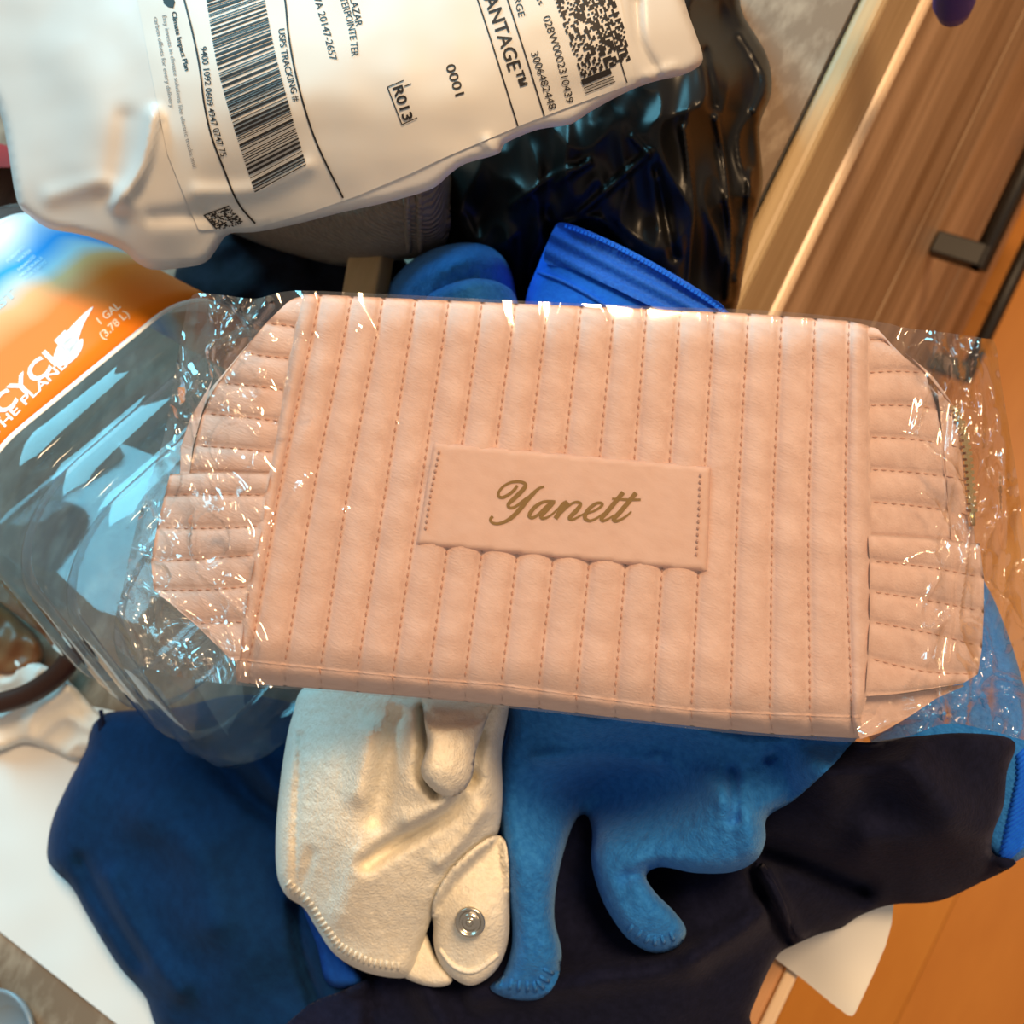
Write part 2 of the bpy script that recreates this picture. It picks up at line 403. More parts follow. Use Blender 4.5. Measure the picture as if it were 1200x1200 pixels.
fz = [(Z0-.066, Z0-.325), (Z0-.330, Z0-.60), (Z0-.605, .102)]
XB = XE+.034
def handle(par, y0, y1, zz):
    hd = tube('handle', [(XB, y0, zz), (XB, y1, zz)], .0075, M['handle'], par, 4)
    for yy in (y0+.009, y1-.009): box('bracket', (XE-.003, yy-.009, zz-.0065), (XB+.003, yy+.009, zz+.0065), M['handle'], hd, .0015)
for k, (a, b) in enumerate(fz):
    for (ya, yb) in ((-1.1, -.302), (-.298, .128), (.132, .80), (.804, 1.5)):
        d = box('drawer_front', (XE-.0235, ya, b), (XE-.004, yb, a), M['wood_front'], cab, .002)
        if ya > .1 and k: handle(d, *( (.335, .60) if ya < .5 else (.95, 1.3)), (Z0-.402, Z0-.69)[k-1])
brd = box('pull_out_board', (XE-.30, -.62, Z0-.0835), (-.009, -.02, Z0-.0640), M['board'], cab, .002)
box('edge_banding', (-.0085, -.62, Z0-.0835), (-.003, -.02, Z0-.0635), M['pale_edge'], brd, .0015)

# ================================================================== BACK OF THE PILE
# black bag
bag_h = tps([(500, 150, .07), (540, 300, .05), (600, 330, .045), (560, 220, .07), (640, 200, .085), (700, 170, .09), (780, 130, .095), (850, 100, .08), (895, 100, .05), (890, 250, .035), (860, 360, .02), (800, 250, .07), (760, 320, .055), (700, 300, .05), (840, 20, .07), (800, 0, .09), (640, 60, .09)])
bag_c = creases([([(838, 130), (850, 200), (856, 280), (852, 350)], .014, 3.9), ([(800, 150), (812, 240), (806, 340)], .010, 3.3), ([(680, 250), (720, 215), (760, 180)], .012, 4.4), ([(650, 215), (690, 190)], .012, 4.4), ([(740, 160), (758, 178)], .009, 3.3), ([(868, 40), (895, 90), (884, 130)], .010, 4.4), ([(600, 240), (650, 205), (672, 196)], .009, 3.9), ([(665, 262), (700, 255), (738, 290)], .010, 3.3), ([(880, 200), (872, 270), (862, 330)], .008, 3.3), ([(825, 60), (838, 130)], -.014, 5.0), ([(770, 200), (790, 300)], -.014, 6.6), ([(640, 250), (660, 300)], -.012, 7.7)])
blob('black_plastic_bag', [(500, 120), (700, -30), (846, -25), (872, 20), (899, 66), (904, 108), (890, 150), (894, 215), (882, 262), (873, 310), (862, 366), (840, 400), (700, 420), (540, 400), (505, 330), (508, 240)],
     lambda x, y: np.maximum(bag_h(x, y)+.30*bag_c(x, y)+.010-.024*np.abs(nz(x, y*.7, 90, 1.))-.008*np.abs(nz(x*1.2, y*.6, 42, 5.)), .004), Zp, M['black_bag'], None, 3.2, 9, .010, .10, floor=.0005, n=4)
tag(bpy.data.objects['black_plastic_bag'], 'crumpled shiny black plastic bag below the white mailer on the countertop', 'bag')
# dark cloth behind jug
blob('dark_cloth', [(215, 300), (262, 268), (330, 275), (400, 290), (470, 300), (490, 380), (330, 400), (235, 380), (205, 340)],
     lambda x, y: .040+.006*nz(x, y, 40, 3.), Zp, M['lintnavy'], None, 6, 25, .02, .035, floor=.001)
tag(bpy.data.objects['dark_cloth'], 'black-navy lint-specked cloth between the jug and the woven bag', 'cloth')
# woven canvas bag
cv = empty('woven_bag', at(400, 265, 0), 'grey-beige woven canvas bag tucked under the white mailer', 'bag')
cvo = blob('body', [(258, 262), (300, 240), (400, 215), (515, 190), (528, 240), (524, 282), (502, 300), (455, 306), (405, 312), (350, 300), (300, 284)],
     tps([(270, 265, .075), (340, 265, .09), (420, 255, .10), (480, 240, .105), (520, 230, .09), (410, 305, .07), (500, 290, .075), (400, 200, .1)]), Zp, M['canvas'], cv, 5, 26, .03, .06, floor=.02, over=[bpy.data.objects[n] for n in ['black_plastic_bag', 'dark_cloth']])
cs = Surf(cvo)
for xo in (476, 490):
    pts = [cs(xo+(y-230)*.05, y, .0008)[0] for y in range(222, 300, 6)]
    tube('seam', [p for p in pts if p is not None], .0013, M['canvas'], cv, 6)
# pale wood block
bl = at(431, 327, .060)
ax1 = at(460, 330, .052)-at(430, 330, .052); ax1 /= np.linalg.norm(ax1); ax2 = np.cross([0, 0, 1], ax1)
V = []
for sx in (-1, 1):
    for sy in (-1, 1):
        for sz in (-1, 1): V.append(bl+ax1*sx*.0082+ax2*sy*.014+np.array([0, 0, 1.])*(sz*.006))
wb = mesh('wood_block', V, [(0, 1, 3, 2), (4, 6, 7, 5), (0, 4, 5, 1), (2, 3, 7, 6), (0, 2, 6, 4), (1, 5, 7, 3)], M['block'], None, False)
mo = wb.modifiers.new('b', 'BEVEL'); mo.width = .0015; mo.segments = 2
tag(wb, 'small pale wooden block between woven bag and blue plush roll', 'block')

# ================================================================== CLOTHES
# blue plush roll above the pouch
pr = empty('blue_plush_roll', at(530, 330, 0), 'rolled bright blue plush cloth above the pouch, beside the wooden block', 'cloth')
blob('roll', [(440, 400), (452, 345), (470, 316), (500, 295), (535, 285), (568, 287), (592, 304), (603, 335), (604, 380), (560, 420), (480, 420)],
     tps([(450, 370, .07), (500, 330, .095), (540, 310, .10), (590, 330, .08), (540, 400, .09), (480, 400, .08)]), Zp, M['blue_plush'], pr, 4, 30, .03, .07, over=[bpy.data.objects[n] for n in ['black_plastic_bag', 'body']], fine=lambda x, y: .0012*nz(x, y, 7, 2.))
blob('inner_fold', [(492, 400), (496, 352), (520, 334), (555, 326), (588, 332), (606, 352), (606, 395), (550, 420)],
     tps([(500, 370, .094), (550, 335, .104), (600, 360, .084), (550, 410, .1)]), Zp, M['blue_plush'], pr, 4, 14, .008, .02)
# royal blue zip garment
zg = empty('zip_garment', at(720, 350, 0), 'royal blue garment with an open zipper edge, in front of the black bag', 'clothing')
zh = tps([(650, 265, .088), (740, 305, .086), (845, 362, .080), (620, 360, .078), (720, 350, .086), (800, 420, .08), (640, 420, .08)])
blob('fabric', [(648, 272), (662, 262), (700, 276), (760, 306), (820, 342), (852, 366), (860, 430), (700, 440), (610, 420), (616, 352), (630, 312)], zh, Zp, M['royal'], zg, 5, 14, .012, .04, over=[bpy.data.objects[n] for n in ['black_plastic_bag', 'roll']])
tape = sheet('zipper_tape', [(649, 268), (662, 261), (705, 277), (765, 307), (822, 341), (850, 362), (862, 385), (820, 380), (770, 362), (720, 338), (672, 316), (638, 306)], lambda x, y: zh(x, y)+.0015+.0012*np.sin((y-x*.52)*.28), Zp, M['royal_tape'], zg, 5, .001)
zs = Surf(tape)
zl = resample(spline([(664, 264), (706, 280), (764, 310), (820, 344), (848, 364)], 8, False), 44)
V = []; Fc = []
for i, p in enumerate(zl):
    c, _ = zs(p[0], p[1]+2, .0006)
    if c is None: continue
    b = len(V)
    for dx in (-.0006, .0006):
        for dy in (-.0006, .0006):
            for dz in (-.0005, .0007): V.append(c+np.array([dx, dy, dz]))
    Fc += [tuple(b+k for k in f) for f in [(0, 1, 3, 2), (4, 6, 7, 5), (0, 4, 5, 1), (2, 3, 7, 6), (0, 2, 6, 4), (1, 5, 7, 3)]]
tag(mesh('zipper_teeth', V, Fc, M['royal'], tape, False), kind='stuff')
fs = Surf(bpy.data.objects['fabric'])
pts = [fs(p[0], p[1], .0004)[0] for p in resample(spline([(626, 318), (660, 330), (700, 352), (730, 372)], 6, False), 24)]
tube('seam_cord', [p for p in pts if p is not None], .0007, M['royal_tape'], zg, 6)

# deep blue sweater, lower left
sw_h = tps([(60, 1000, .036), (80, 920, .038), (120, 850, .032), (200, 900, .045), (180, 1000, .045), (140, 1120, .038), (220, 1200, .038), (300, 1000, .05), (330, 880, .045), (280, 1120, .05), (360, 1150, .04), (250, 830, .03), (340, 1200, .04), (180, 1180, .036)])
sw_c = creases([([(240, 870), (290, 930), (330, 960)], -.008, 14), ([(300, 890), (330, 930)], .006, 12), ([(130, 1030), (160, 1090), (210, 1160)], .005, 14), ([(95, 1010), (120, 1060), (165, 1130)], -.004, 9), ([(345, 1060), (352, 1120), (372, 1180)], -.006, 7), ([(170, 960), (230, 1000), (250, 1080)], .006, 30)])
sw = empty('blue_sweater', at(200, 1000, 0), 'deep blue knit sweater at lower left lying on white paper', 'clothing')
blob('body', [(118, 838), (100, 880), (80, 918), (61, 962), (55, 1002), (64, 1020), (84, 1040), (102, 1072), (122, 1106), (142, 1136), (170, 1168), (196, 1215), (300, 1240), (420, 1230), (430, 1130), (420, 1000), (400, 860), (300, 815), (200, 830)],
     lambda x, y: sw_h(x, y)+1.5*sw_c(x, y)+.003*nz(x, y, 60, 8.), Zp, M['blue_knit'], sw, 7, 26, .018, .05, floor=.0035, fine=lambda x, y: .0003*nz(x, y, 6, 1.))
ss = Surf(bpy.data.objects['body.001'])
blob('bright_lining', [(356, 1064), (378, 1075), (402, 1118), (424, 1150), (405, 1158), (382, 1150), (372, 1110)], lambda x, y: sw_h(x, y)+sw_c(x, y)+.007, Zp, M['lining'], sw, 5, 9, .005, .008)
tab = [at(118+k, 832+j, .028) for k, j in ((0, 0), (2, 12), (4, 22), (0, 24), (-2, 12))]
tube('hang_loop', np.array(tab), .0011, M['navy'], sw, 6)

# ribbed blue garment on the right
rb_h = tps([(1130, 660, .020), (1190, 760, .012), (1205, 860, .02), (1200, 980, .010), (1160, 1000, .006), (1000, 800, .02), (1050, 900, .02)])
rb = empty('ribbed_garment', at(1190, 950, 0), 'bright blue ribbed knit garment at the right edge, partly under clear film', 'clothing')
rbb = blob('body', [(1120, 640), (1156, 686), (1180, 740), (1196, 790), (1212, 850), (1232, 930), (1222, 982), (1190, 1010), (1166, 1008), (1120, 960), (1040, 900), (1010, 820), (1050, 720)],
     lambda x, y: rb_h(x, y), Zp, M['blue_plush'], rb, 7, 18, .01, .02)
rs = Surf(rbb)
for k in range(22):
    y0 = 876+k*6.2; p0 = (1192-max(0, (y0-900))*.22, y0+12); p1 = (1222-max(0, y0-960)*.5, y0-16)
    pts = [rs(a, b, .0003)[0] for a, b in resample([p0, p1], 7)]
    pts = [p for p in pts if p is not None]
    if len(pts) > 3: tube('rib', pts, .0008, M['royal'], rb, 6)

# navy fleece robe, lower right
nv_h = tps([(340, 1060, .040), (420, 1120, .034), (350, 1200, .036), (600, 1200, .030), (560, 1000, .030), (450, 1000, .03), (520, 900, .03), (700, 1120, .036), (800, 1180, .025), (690, 990, .018), (660, 900, .03), (800, 1050, .035), (900, 1120, .0), (960, 1092, -.012), (1040, 1060, -.015), (1150, 1030, -.012), (1185, 1010, -.012), (900, 960, .05), (960, 920, .07), (1030, 890, .075), (1080, 960, .05), (1150, 900, .05), (1180, 870, .045), (1000, 1010, .03), (870, 1190, -.005), (1160, 980, .02), (760, 1040, .02)])
nv_c = creases([([(898, 1000), (950, 1015), (1010, 1042)], -.010, 14), ([(880, 1020), (900, 1060), (925, 1105)], -.008, 7), ([(900, 1022), (918, 1062), (938, 1100)], .006, 8), ([(1020, 985), (1090, 985), (1160, 975)], .006, 24), ([(970, 900), (1010, 880), (1060, 895), (1110, 950)], .008, 30), ([(820, 1120), (860, 1095), (890, 1070)], .007, 18), ([(560, 1165), (680, 1150), (800, 1130)], .006, 20), ([(400, 1080), (420, 1140), (420, 1200)], -.006, 12), ([(500, 1160), (520, 1200)], .006, 20)])
nv = empty('navy_robe', at(800, 1120, 0), 'dark navy fleece robe spread along the bottom right under the pouch', 'clothing')
nvb = blob('body', [(474, 1060), (446, 1132), (408, 1158), (356, 1182), (330, 1240), (600, 1250), (862, 1235), (880, 1186), (908, 1124), (930, 1108), (962, 1094), (985, 1088), (1010, 1072), (1046, 1060), (1100, 1056), (1150, 1034), (1186, 1016), (1191, 1008), (1180, 1006), (1163, 1000), (1164, 976), (1176, 944), (1180, 905), (1188, 868), (1130, 859), (1060, 864), (1000, 868), (940, 830), (800, 780), (600, 790), (480, 860), (490, 980)],
     lambda x, y: nv_h(x, y)+2.4*nv_c(x, y)+.004*nz(x, y, 50, 4.), Zp, M['navy'], nv, 7, 16, .008, .03, over=[bpy.data.objects['body.001'], bpy.data.objects['bright_lining'], rbb], fine=lambda x, y: .0004*nz(x, y, 7, 1.))
ns = Surf(nvb)
pts = [ns(p[0], p[1], .0004)[0] for p in resample(spline([(893, 1015), (912, 1050), (930, 1098)], 6, False), 16)]
tube('seam', [p for p in pts if p is not None], .0012, M['navy'], nv, 6)

# blue plush robe below the pouch
bp_h = tps([(610, 830, 0.0940), (700, 850, 0.0960), (820, 850, 0.0884), (940, 860, 0.0780), (1000, 860, 0.0700), (592, 900, 0.0846), (605, 960, 0.0780), (628, 1000, 0.0800), (628, 1060, 0.0730), (622, 1120, 0.0660), (620, 1160, 0.0550), (655, 960, 0.0600), (660, 895, 0.0764), (700, 915, 0.0472), (745, 915, 0.0496), (780, 925, 0.0584), (690, 940, 0.0382), (720, 985, 0.0660), (712, 1040, 0.0660), (745, 1080, 0.0680), (785, 1095, 0.0600), (790, 985, 0.0760), (840, 940, 0.0870), (860, 985, 0.0840), (885, 930, 0.0804), (920, 905, 0.0700), (950, 905, 0.0680), (810, 900, 0.0663), (740, 1010, 0.0740)])
bp_c = creases([([(632, 888), (700, 884), (770, 892)], .006, 10), ([(775, 890), (830, 915), (872, 960), (884, 995)], .006, 16), ([(858, 905), (862, 960)], -.007, 8), ([(900, 890), (925, 880), (960, 876)], -.006, 5), ([(945, 868), (950, 910)], -.004, 4), ([(970, 868), (968, 895)], -.003, 4), ([(735, 1028), (770, 1018)], -.006, 10)])
bpr = empty('blue_plush_robe', at(760, 1000, 0), 'mid-blue plush robe hanging in folds below the pouch, beside the white robe', 'clothing')
bpb = blob('body', [(604, 800), (596, 850), (587, 890), (584, 940), (590, 1000), (598, 1060), (600, 1105), (590, 1140), (574, 1158), (600, 1171), (634, 1170), (653, 1148), (658, 1115), (650, 1080), (651, 1045), (660, 1000), (674, 962), (687, 955), (694, 975), (693, 1010), (702, 1045), (716, 1074), (738, 1102), (766, 1117), (794, 1110), (804, 1090), (790, 1068), (768, 1046), (757, 1026), (775, 1016), (815, 1023), (858, 1022), (886, 1008), (897, 985), (899, 958), (930, 938), (966, 906), (990, 880), (1010, 840), (900, 790), (700, 780)],
     lambda x, y: bp_h(x, y)+bp_c(x, y), Zp, M['blue_plush'], bpr, 4.5, 20, .018, .034, over=[nvb], fine=lambda x, y: .0011*nz(x, y, 7, 2.)+.0006*nz(x, y, 3.2, 4.))
bs = Surf(bpb)
# stitched hem ribs
def hem(par, pts, inw, n, mat, rad, S):
    P = resample(spline(pts, 8, False), n); c = P.mean(0)
    for i in range(n):
        tg = P[min(i+1, n-1)]-P[max(i-1, 0)]; tg /= np.linalg.norm(tg); nn = np.array([-tg[1], tg[0]])*inw
        q = [S(*(P[i]+nn*s), .0004)[0] for s in (.15, .5, 1.)]
        if all(v is not None for v in q): tube('hem_stitch', q, rad, mat, par, 5)
hem(bpr, [(586, 1158), (610, 1164), (636, 1162), (650, 1142)], -14, 8, M['blue_plush'], .0006, bs)
hem(bpr, [(735, 1094), (764, 1110), (790, 1104)], -12, 6, M['blue_plush'], .0006, bs)

# white plush robe
wh_h = tps([(340, 830, 0.1080), (332, 940, 0.1033), (330, 1020, 0.0884), (360, 1070, 0.0780), (420, 1130, 0.0700), (470, 1140, 0.0640), (380, 900, 0.1178), (400, 980, 0.1109), (420, 1060, 0.0900), (450, 930, 0.1184), (450, 840, 0.1240), (485, 1000, 0.1007), (500, 1050, 0.0851), (520, 850, 0.1260), (525, 905, 0.1272), (560, 850, 0.1140), (585, 900, 0.1018), (560, 960, 0.0971), (490, 1110, 0.0660), (540, 1010, 0.0876), (590, 820, 0.1100)])
wh_c = creases([([(496, 830), (498, 880), (494, 908), (510, 928)], -.014, 7), ([(552, 912), (530, 950), (490, 975), (455, 995), (430, 1012)], -.012, 9), ([(560, 860), (554, 912)], -.008, 8), ([(466, 840), (455, 900), (440, 960)], -.006, 12), ([(432, 860), (420, 930)], .006, 14), ([(540, 925), (515, 945), (480, 962)], .006, 10), ([(565, 950), (540, 985), (515, 1010)], .007, 9), ([(365, 1000), (348, 1052)], -.003, 6), ([(352, 860), (346, 960), (344, 1040)], -.003, 3), ([(425, 1010), (400, 1070)], .005, 20)])
wr = empty('white_robe', at(450, 1000, 0), 'cream white plush robe with a snap tab hanging below the pouch', 'clothing')
wrb = blob('body', [(366, 800), (343, 838), (332, 890), (326, 940), (323, 985), (325, 1026), (336, 1050), (356, 1064), (370, 1086), (392, 1118), (425, 1138), (462, 1146), (482, 1142), (492, 1118), (500, 1092), (512, 1062), (536, 1030), (566, 998), (584, 975), (589, 930), (588, 880), (596, 830), (594, 790), (480, 780)],
     lambda x, y: wh_h(x, y)+wh_c(x, y), Zp, M['white_plush'], wr, 4.5, 16, .014, .035, over=[nvb, bpb, bpy.data.objects['body.001'], bpy.data.objects['bright_lining']], fine=lambda x, y: .0008*nz(x, y, 6, 2.)+.0005*nz(x, y, 3., 4.))
ws = Surf(wrb)
blob('draped_fold', [(500, 790), (497, 840), (501, 872), (493, 900), (500, 918), (522, 934), (542, 928), (554, 908), (558, 880), (572, 840), (590, 790)], lambda x, y: wh_h(x, y)+.010, Zp, M['white_plush'], wr, 4, 12, .009, .012, over=[wrb], fine=lambda x, y: .0008*nz(x, y, 6, 2.))
blob('under_fold', [(470, 1140), (480, 1110), (496, 1090), (510, 1120), (530, 1146), (520, 1156), (495, 1154)], lambda x, y: .054+0*x, Zp, M['white_plush'], wr, 4, 8, .006, .012, over=[nvb, bpb])
tb_h = tps([(515, 1080, 0.0680), (520, 1130, 0.0620), (555, 1150, 0.0600), (590, 1110, 0.0620), (592, 1020, 0.0720), (550, 1080, 0.0760), (555, 1020, 0.0760)])
tbo = blob('snap_tab', [(508, 1086), (508, 1104), (514, 1126), (528, 1144), (550, 1155), (572, 1146), (588, 1126), (596, 1098), (597, 1060), (596, 1010), (590, 982), (572, 982), (536, 1010), (514, 1040), (506, 1064)], tb_h, Zp, M['white_plush'], wr, 4, 12, .008, .02, over=[nvb, bpb, wrb], fine=lambda x, y: .0006*nz(x, y, 5, 2.))
tS = Surf(tbo)
hp = [tS(p[0], p[1], .0006)[0] for p in resample(spline([(516, 1112), (532, 1132), (556, 1138), (584, 1118)], 6, False), 20)]
tube('hem_seam', [p for p in hp if p is not None], .0009, M['white_plush'], tbo, 6)
c, nrm = tS(551, 1080, 0); nrm = np.array([.25, -.05, .96]); nrm /= np.linalg.norm(nrm)
def lathe(name, c, ax, prof, mat, parent, k=32):
    ax = np.array(ax)/np.linalg.norm(ax); a = np.cross(ax, [0, 1, .1]); a /= np.linalg.norm(a); b = np.cross(ax, a)
    V = [c+r*(math.cos(2*math.pi*j/k)*a+math.sin(2*math.pi*j/k)*b)+z*ax for r, z in prof for j in range(k)]
    n = len(prof); Fc = [(i*k+j, i*k+(j+1) % k, (i+1)*k+(j+1) % k, (i+1)*k+j) for i in range(n-1) for j in range(k)]
    return mesh(name, V, Fc, mat, parent)
lathe('snap_button', c, nrm, [(.0001, -.0005), (.0052, -.0004), (.0054, .0008), (.0050, .0014), (.0043, .0014), (.0038, .0005), (.0032, .0002), (.0027, .0009), (.0022, .0010), (.0014, .0004), (.0012, .0016), (.0006, .0021), (.0001, .0022)], M['steel'], tbo)
hem(wr, [(334, 1040), (356, 1060), (376, 1090), (396, 1114), (430, 1132), (466, 1138)], -10, 26, M['white_plush'], .0005, ws)

# ---- papers
sheet('white_paper_sheet', [(-60, 800), (120, 830), (420, 900), (420, 1180), (330, 1260), (210, 1260), (138, 1201), (68, 1146), (0, 1092), (-60, 1046)],
      lambda x, y: .0015+.0012*(1+nz(x, y, 70, 2.)), Zp, M['paper'], None, 10, .0008, False)
tag(bpy.data.objects['white_paper_sheet'], 'white paper sheet lying flat on the countertop at the lower left corner', 'paper')
ph = tps([(905, 1120, -.058), (1045, 1050, -.040), (1000, 1192, -.056), (960, 1080, -.035), (1030, 1130, -.052), (950, 1156, -.060)])
sheet('paper_corner', [(905, 1121), (900, 1085), (960, 1040), (1045, 1040), (1047, 1062), (1045, 1082), (1038, 1108), (1026, 1136), (1001, 1190), (996, 1192), (975, 1176), (940, 1147)], ph, Zp, M['paper_warm'], None, 7, .0008, False)
tag(bpy.data.objects['paper_corner'], 'pointed cream paper corner sticking out over the orange floor', 'paper')

# ================================================================== LEFT EDGE THINGS
cr_h = tps([(0, 780, .03), (60, 800, .035), (110, 850, .02), (40, 880, .012), (0, 860, .02), (100, 900, .01), (-40, 820, .02)])
blob('crumpled_wrap', [(-50, 770), (20, 770), (70, 790), (110, 830), (122, 850), (98, 892), (60, 880), (30, 870), (-20, 880), (-60, 830)], lambda x, y: np.maximum(cr_h(x, y)*.55+.006*ridge(x, y, 40, 3.), .008), Zp, M['paper_warm'], None, 5, 10, .006, .03, floor=.0045)
tag(bpy.data.objects['crumpled_wrap'], 'crumpled off-white wrapping paper left of the jug, under the brown strap', 'wrapper')
tube('brown_strap', at(*np.array(spline([(-40, 832), (0, 824), (36, 812), (70, 788), (92, 758)], 6, False)).T, .030), .0052, M['leather'], None, 12)
tag(bpy.data.objects['brown_strap'], 'dark brown rounded leather strap curving out below the jug at left', 'strap')
blob('tan_pouch', [(-40, 690), (0, 706), (26, 728), (48, 752), (50, 772), (30, 790), (0, 796), (-50, 790)], lambda x, y: .024+.004*nz(x, y, 20, 3.), Zp, M['amber'], None, 5, 16, .012, .010, floor=.012)
tag(bpy.data.objects['tan_pouch'], 'glossy tan-brown leather item at the left edge above the brown strap', 'pouch')
# dish bottom-left
c = at(8, 1215, .004); c[2] = Z0+.0005
lathe('shallow_dish', c, (0, 0, 1), [(.0001, .002), (.014, .003), (.021, .011), (.0235, .012), (.022, .008), (.015, .0005), (.0001, .0)], M['dish'], None, 40)
tag(bpy.data.objects['shallow_dish'], 'blue-grey shallow round dish cut off by the bottom left corner', 'dish')
c = at(-16, 1148, .0); c[2] = Z0+.0003
lathe('brown_walnut', c, (0, 0, 1), [(.0001, .0), (.006, .0), (.008, .004), (.006, .010), (.0001, .012)], M['leather'], None, 24)
tag(bpy.data.objects['brown_walnut'], 'small dark brown nut at the left edge above the blue-grey dish', 'nut')
# top-left
P0 = at(-60, 250, .035); 
dw = sheet('dark_tray', [(-90, 150), (30, 200), (120, 250), (60, 300), (-90, 330)], lambda x, y: .030+0*x, Zp, M['dark_wood'], None, 20, .0295, False)
tag(dw, 'dark brown wooden tray at the left edge behind the jug', 'tray')
rd = sheet('red_box', [(-60, 170), (0, 168), (26, 176), (28, 196), (-60, 196)], lambda x, y: .062+0*x, Zp, M['red'], None, 12, .03, False)
tag(rd, 'small dark red box beside the left side of the mailer', 'box')

# ================================================================== JUG
JR = .0705; JB = np.array([-.208, -.053, Z0+.0826]); ja = math.radians(-3.); jroll = math.radians(29.)
JX = np.array([math.cos(ja), math.sin(ja), 0]); JN0 = np.array([-math.sin(ja), math.cos(ja), 0]); JZ0 = np.array([0, 0, 1.])
JN = JN0*math.cos(jroll)-JZ0*math.sin(jroll); JZ = JN0*math.sin(jroll)+JZ0*math.cos(jroll)      # rolled onto its edge
_sq = []
for q_, (cx_, cy_) in enumerate(((1, 1), (-1, 1), (-1, -1), (1, -1))):
    for k_ in range(13):
        th_ = math.pi/2*(q_+k_/12.); _sq.append((cx_*.46+.54*math.cos(th_), cy_*.46+.54*math.sin(th_)))
_sq = resample(np.roll(np.array(_sq), 6, 0), 480, True)
def sec(u, r):                      # rounded-square body that turns round towards the neck
    i = int(u*480) % 480; p = _sq[i]; n_ = p/np.linalg.norm(p); b_ = min(max((r-.028)/.03, 0), 1); return r*(p*b_+n_*(1-b_))
def jugpt(s, u, r):
    c_ = sec(u, r); return JB-JX*s+c_[0]*JN+c_[1]*JZ
prof = [(.004, .0), (.004, .040), (.0, .046), (.0005, .056), (.004, .063), (.010, .0685), (.018, JR-.0015)]
s = .022
for g in (.028, .052, .076):                           # three wide ribs with grooves between
    prof += [(g-.0072, JR), (g-.0060, JR-.0004), (g-.0053, JR-.0016), (g-.0044, JR-.0048), (g-.0036, JR-.0054), (g+.0036, JR-.0054), (g+.0044, JR-.0048), (g+.0053, JR-.0016), (g+.0060, JR-.0004), (g+.0072, JR)]
prof += [(.0965, JR), (.099, JR-.002), (.102, JR-.0022), (.201, JR-.0022), (.204, JR-.001), (.208, JR), (.216, .066), (.230, .056), (.248, .036), (.262, .022), (.268, .0185), (.285, .0185), (.2855, .016)]
K = 96
V = [jugpt(a, j/K, r) for a, r in prof for j in range(K)]
Fc = [(i*K+j, (i+1)*K+j, (i+1)*K+(j+1) % K, i*K+(j+1) % K) for i in range(len(prof)-1) for j in range(K)]+[tuple(range(K))]
jug = empty('water_jug', JB-np.array([0, 0, .0825]), 'large clear plastic water jug with blue and orange label, lying on its side', 'jug')
jb = mesh('bottle_body', V, Fc, M['jug'], jug)
lathe('cap', JB-JX*.281, -JX, [(.0205, -.004), (.0212, .0), (.0212, .014), (.0195, .016), (.0001, .016)], M['royal'], jug)
# label
lab_m, nt, b = new_mat('jug_label')
tc = nd(nt, 'ShaderNodeTexCoord'); sep = nd(nt, 'ShaderNodeSeparateXYZ'); nt.links.new(tc.outputs['UV'], sep.inputs[0])
wv = nd(nt, 'ShaderNodeTexNoise', Scale=2.0, Detail=1.0); nt.links.new(tc.outputs['UV'], wv.inputs['Vector'])
m1 = nd(nt, 'ShaderNodeMath', operation='MULTIPLY_ADD'); m1.inputs[1].default_value = .22
m0 = nd(nt, 'ShaderNodeMath', operation='SUBTRACT'); m0.inputs[1].default_value = .08; nt.links.new(sep.outputs['Y'], m0.inputs[0])
nt.links.new(wv.outputs[0], m1.inputs[0]); nt.links.new(m0.outputs[0], m1.inputs[2])
cr = nd(nt, 'ShaderNodeValToRGB'); ce = cr.color_ramp.elements
for e_, (p_, c_) in zip([ce[0], ce[1]]+[ce.new(.5) for _ in range(4)], [(0.0, (.84, .22, .006)), (1.0, (.004, .17, .58)), (.40, (.82, .20, .005)), (.54, (.78, .42, .17)), (.63, (.45, .62, .72)), (.74, (.012, .30, .78))]):
    e_.position = p_; e_.color = (*c_, 1)
nt.links.new(m1.outputs[0], cr.inputs[0]); nt.links.new(cr.outputs[0], b.inputs['Base Color'])
b.inputs['Roughness'].default_value = .5; b.inputs['Specular IOR Level'].default_value = .15
LA, LB = .1000, .1985; nth = 72; ns_ = 10; t0, t1 = .10, .58
def label_patch(name, sa, sb, r, mat, parent, n1=ns_):
    V = []; uv = []
    for rr in (r, r-.0003):
        for i in range(n1+1):
            for j in range(nth+1):
                V.append(jugpt(sa+(sb-sa)*i/n1, t0+(t1-t0)*j/nth, rr)); uv.append((j/nth*4, i/n1))
    W = nth+1; N = W*(n1+1); Fc = []
    for i in range(n1):
        for j in range(nth):
            q = (i*W+j, (i+1)*W+j, (i+1)*W+j+1, i*W+j+1); Fc += [q, tuple(k+N for k in q[::-1])]
    for i in range(n1): Fc += [(i*W, i*W+N, (i+1)*W+N, (i+1)*W), (i*W+nth, (i+1)*W+nth, (i+1)*W+nth+N, i*W+nth+N)]
    for j in range(nth): Fc += [(j, j+1, j+1+N, j+N), (n1*W+j+1, n1*W+j, n1*W+j+N, n1*W+j+1+N)]
    o = mesh(name, V, Fc, mat, parent); ul = o.data.uv_layers.new(name='uv')
    for lp in o.data.loops: ul.data[lp.index].uv = uv[lp.vertex_index]
    return o
jl = label_patch('label', LA, LB, JR-.0010, lab_m, jug)
for a_ in (LA-.0022, LB): label_patch('label_border', a_, a_+.0022, JR-.0010, M['whiteprint'], jl, 1)
js = Surf(jl)
text('lettering', 'RECYCLE', [(-34, 516), (20, 472), (92, 402)], 22, js, M['whiteprint'], jl, .0003, .02)
text('lettering', 'FOR THE PLANET', [(-42, 546), (6, 500), (40, 465), (90, 418)], 10, js, M['whiteprint'], jl, .0003, .012)
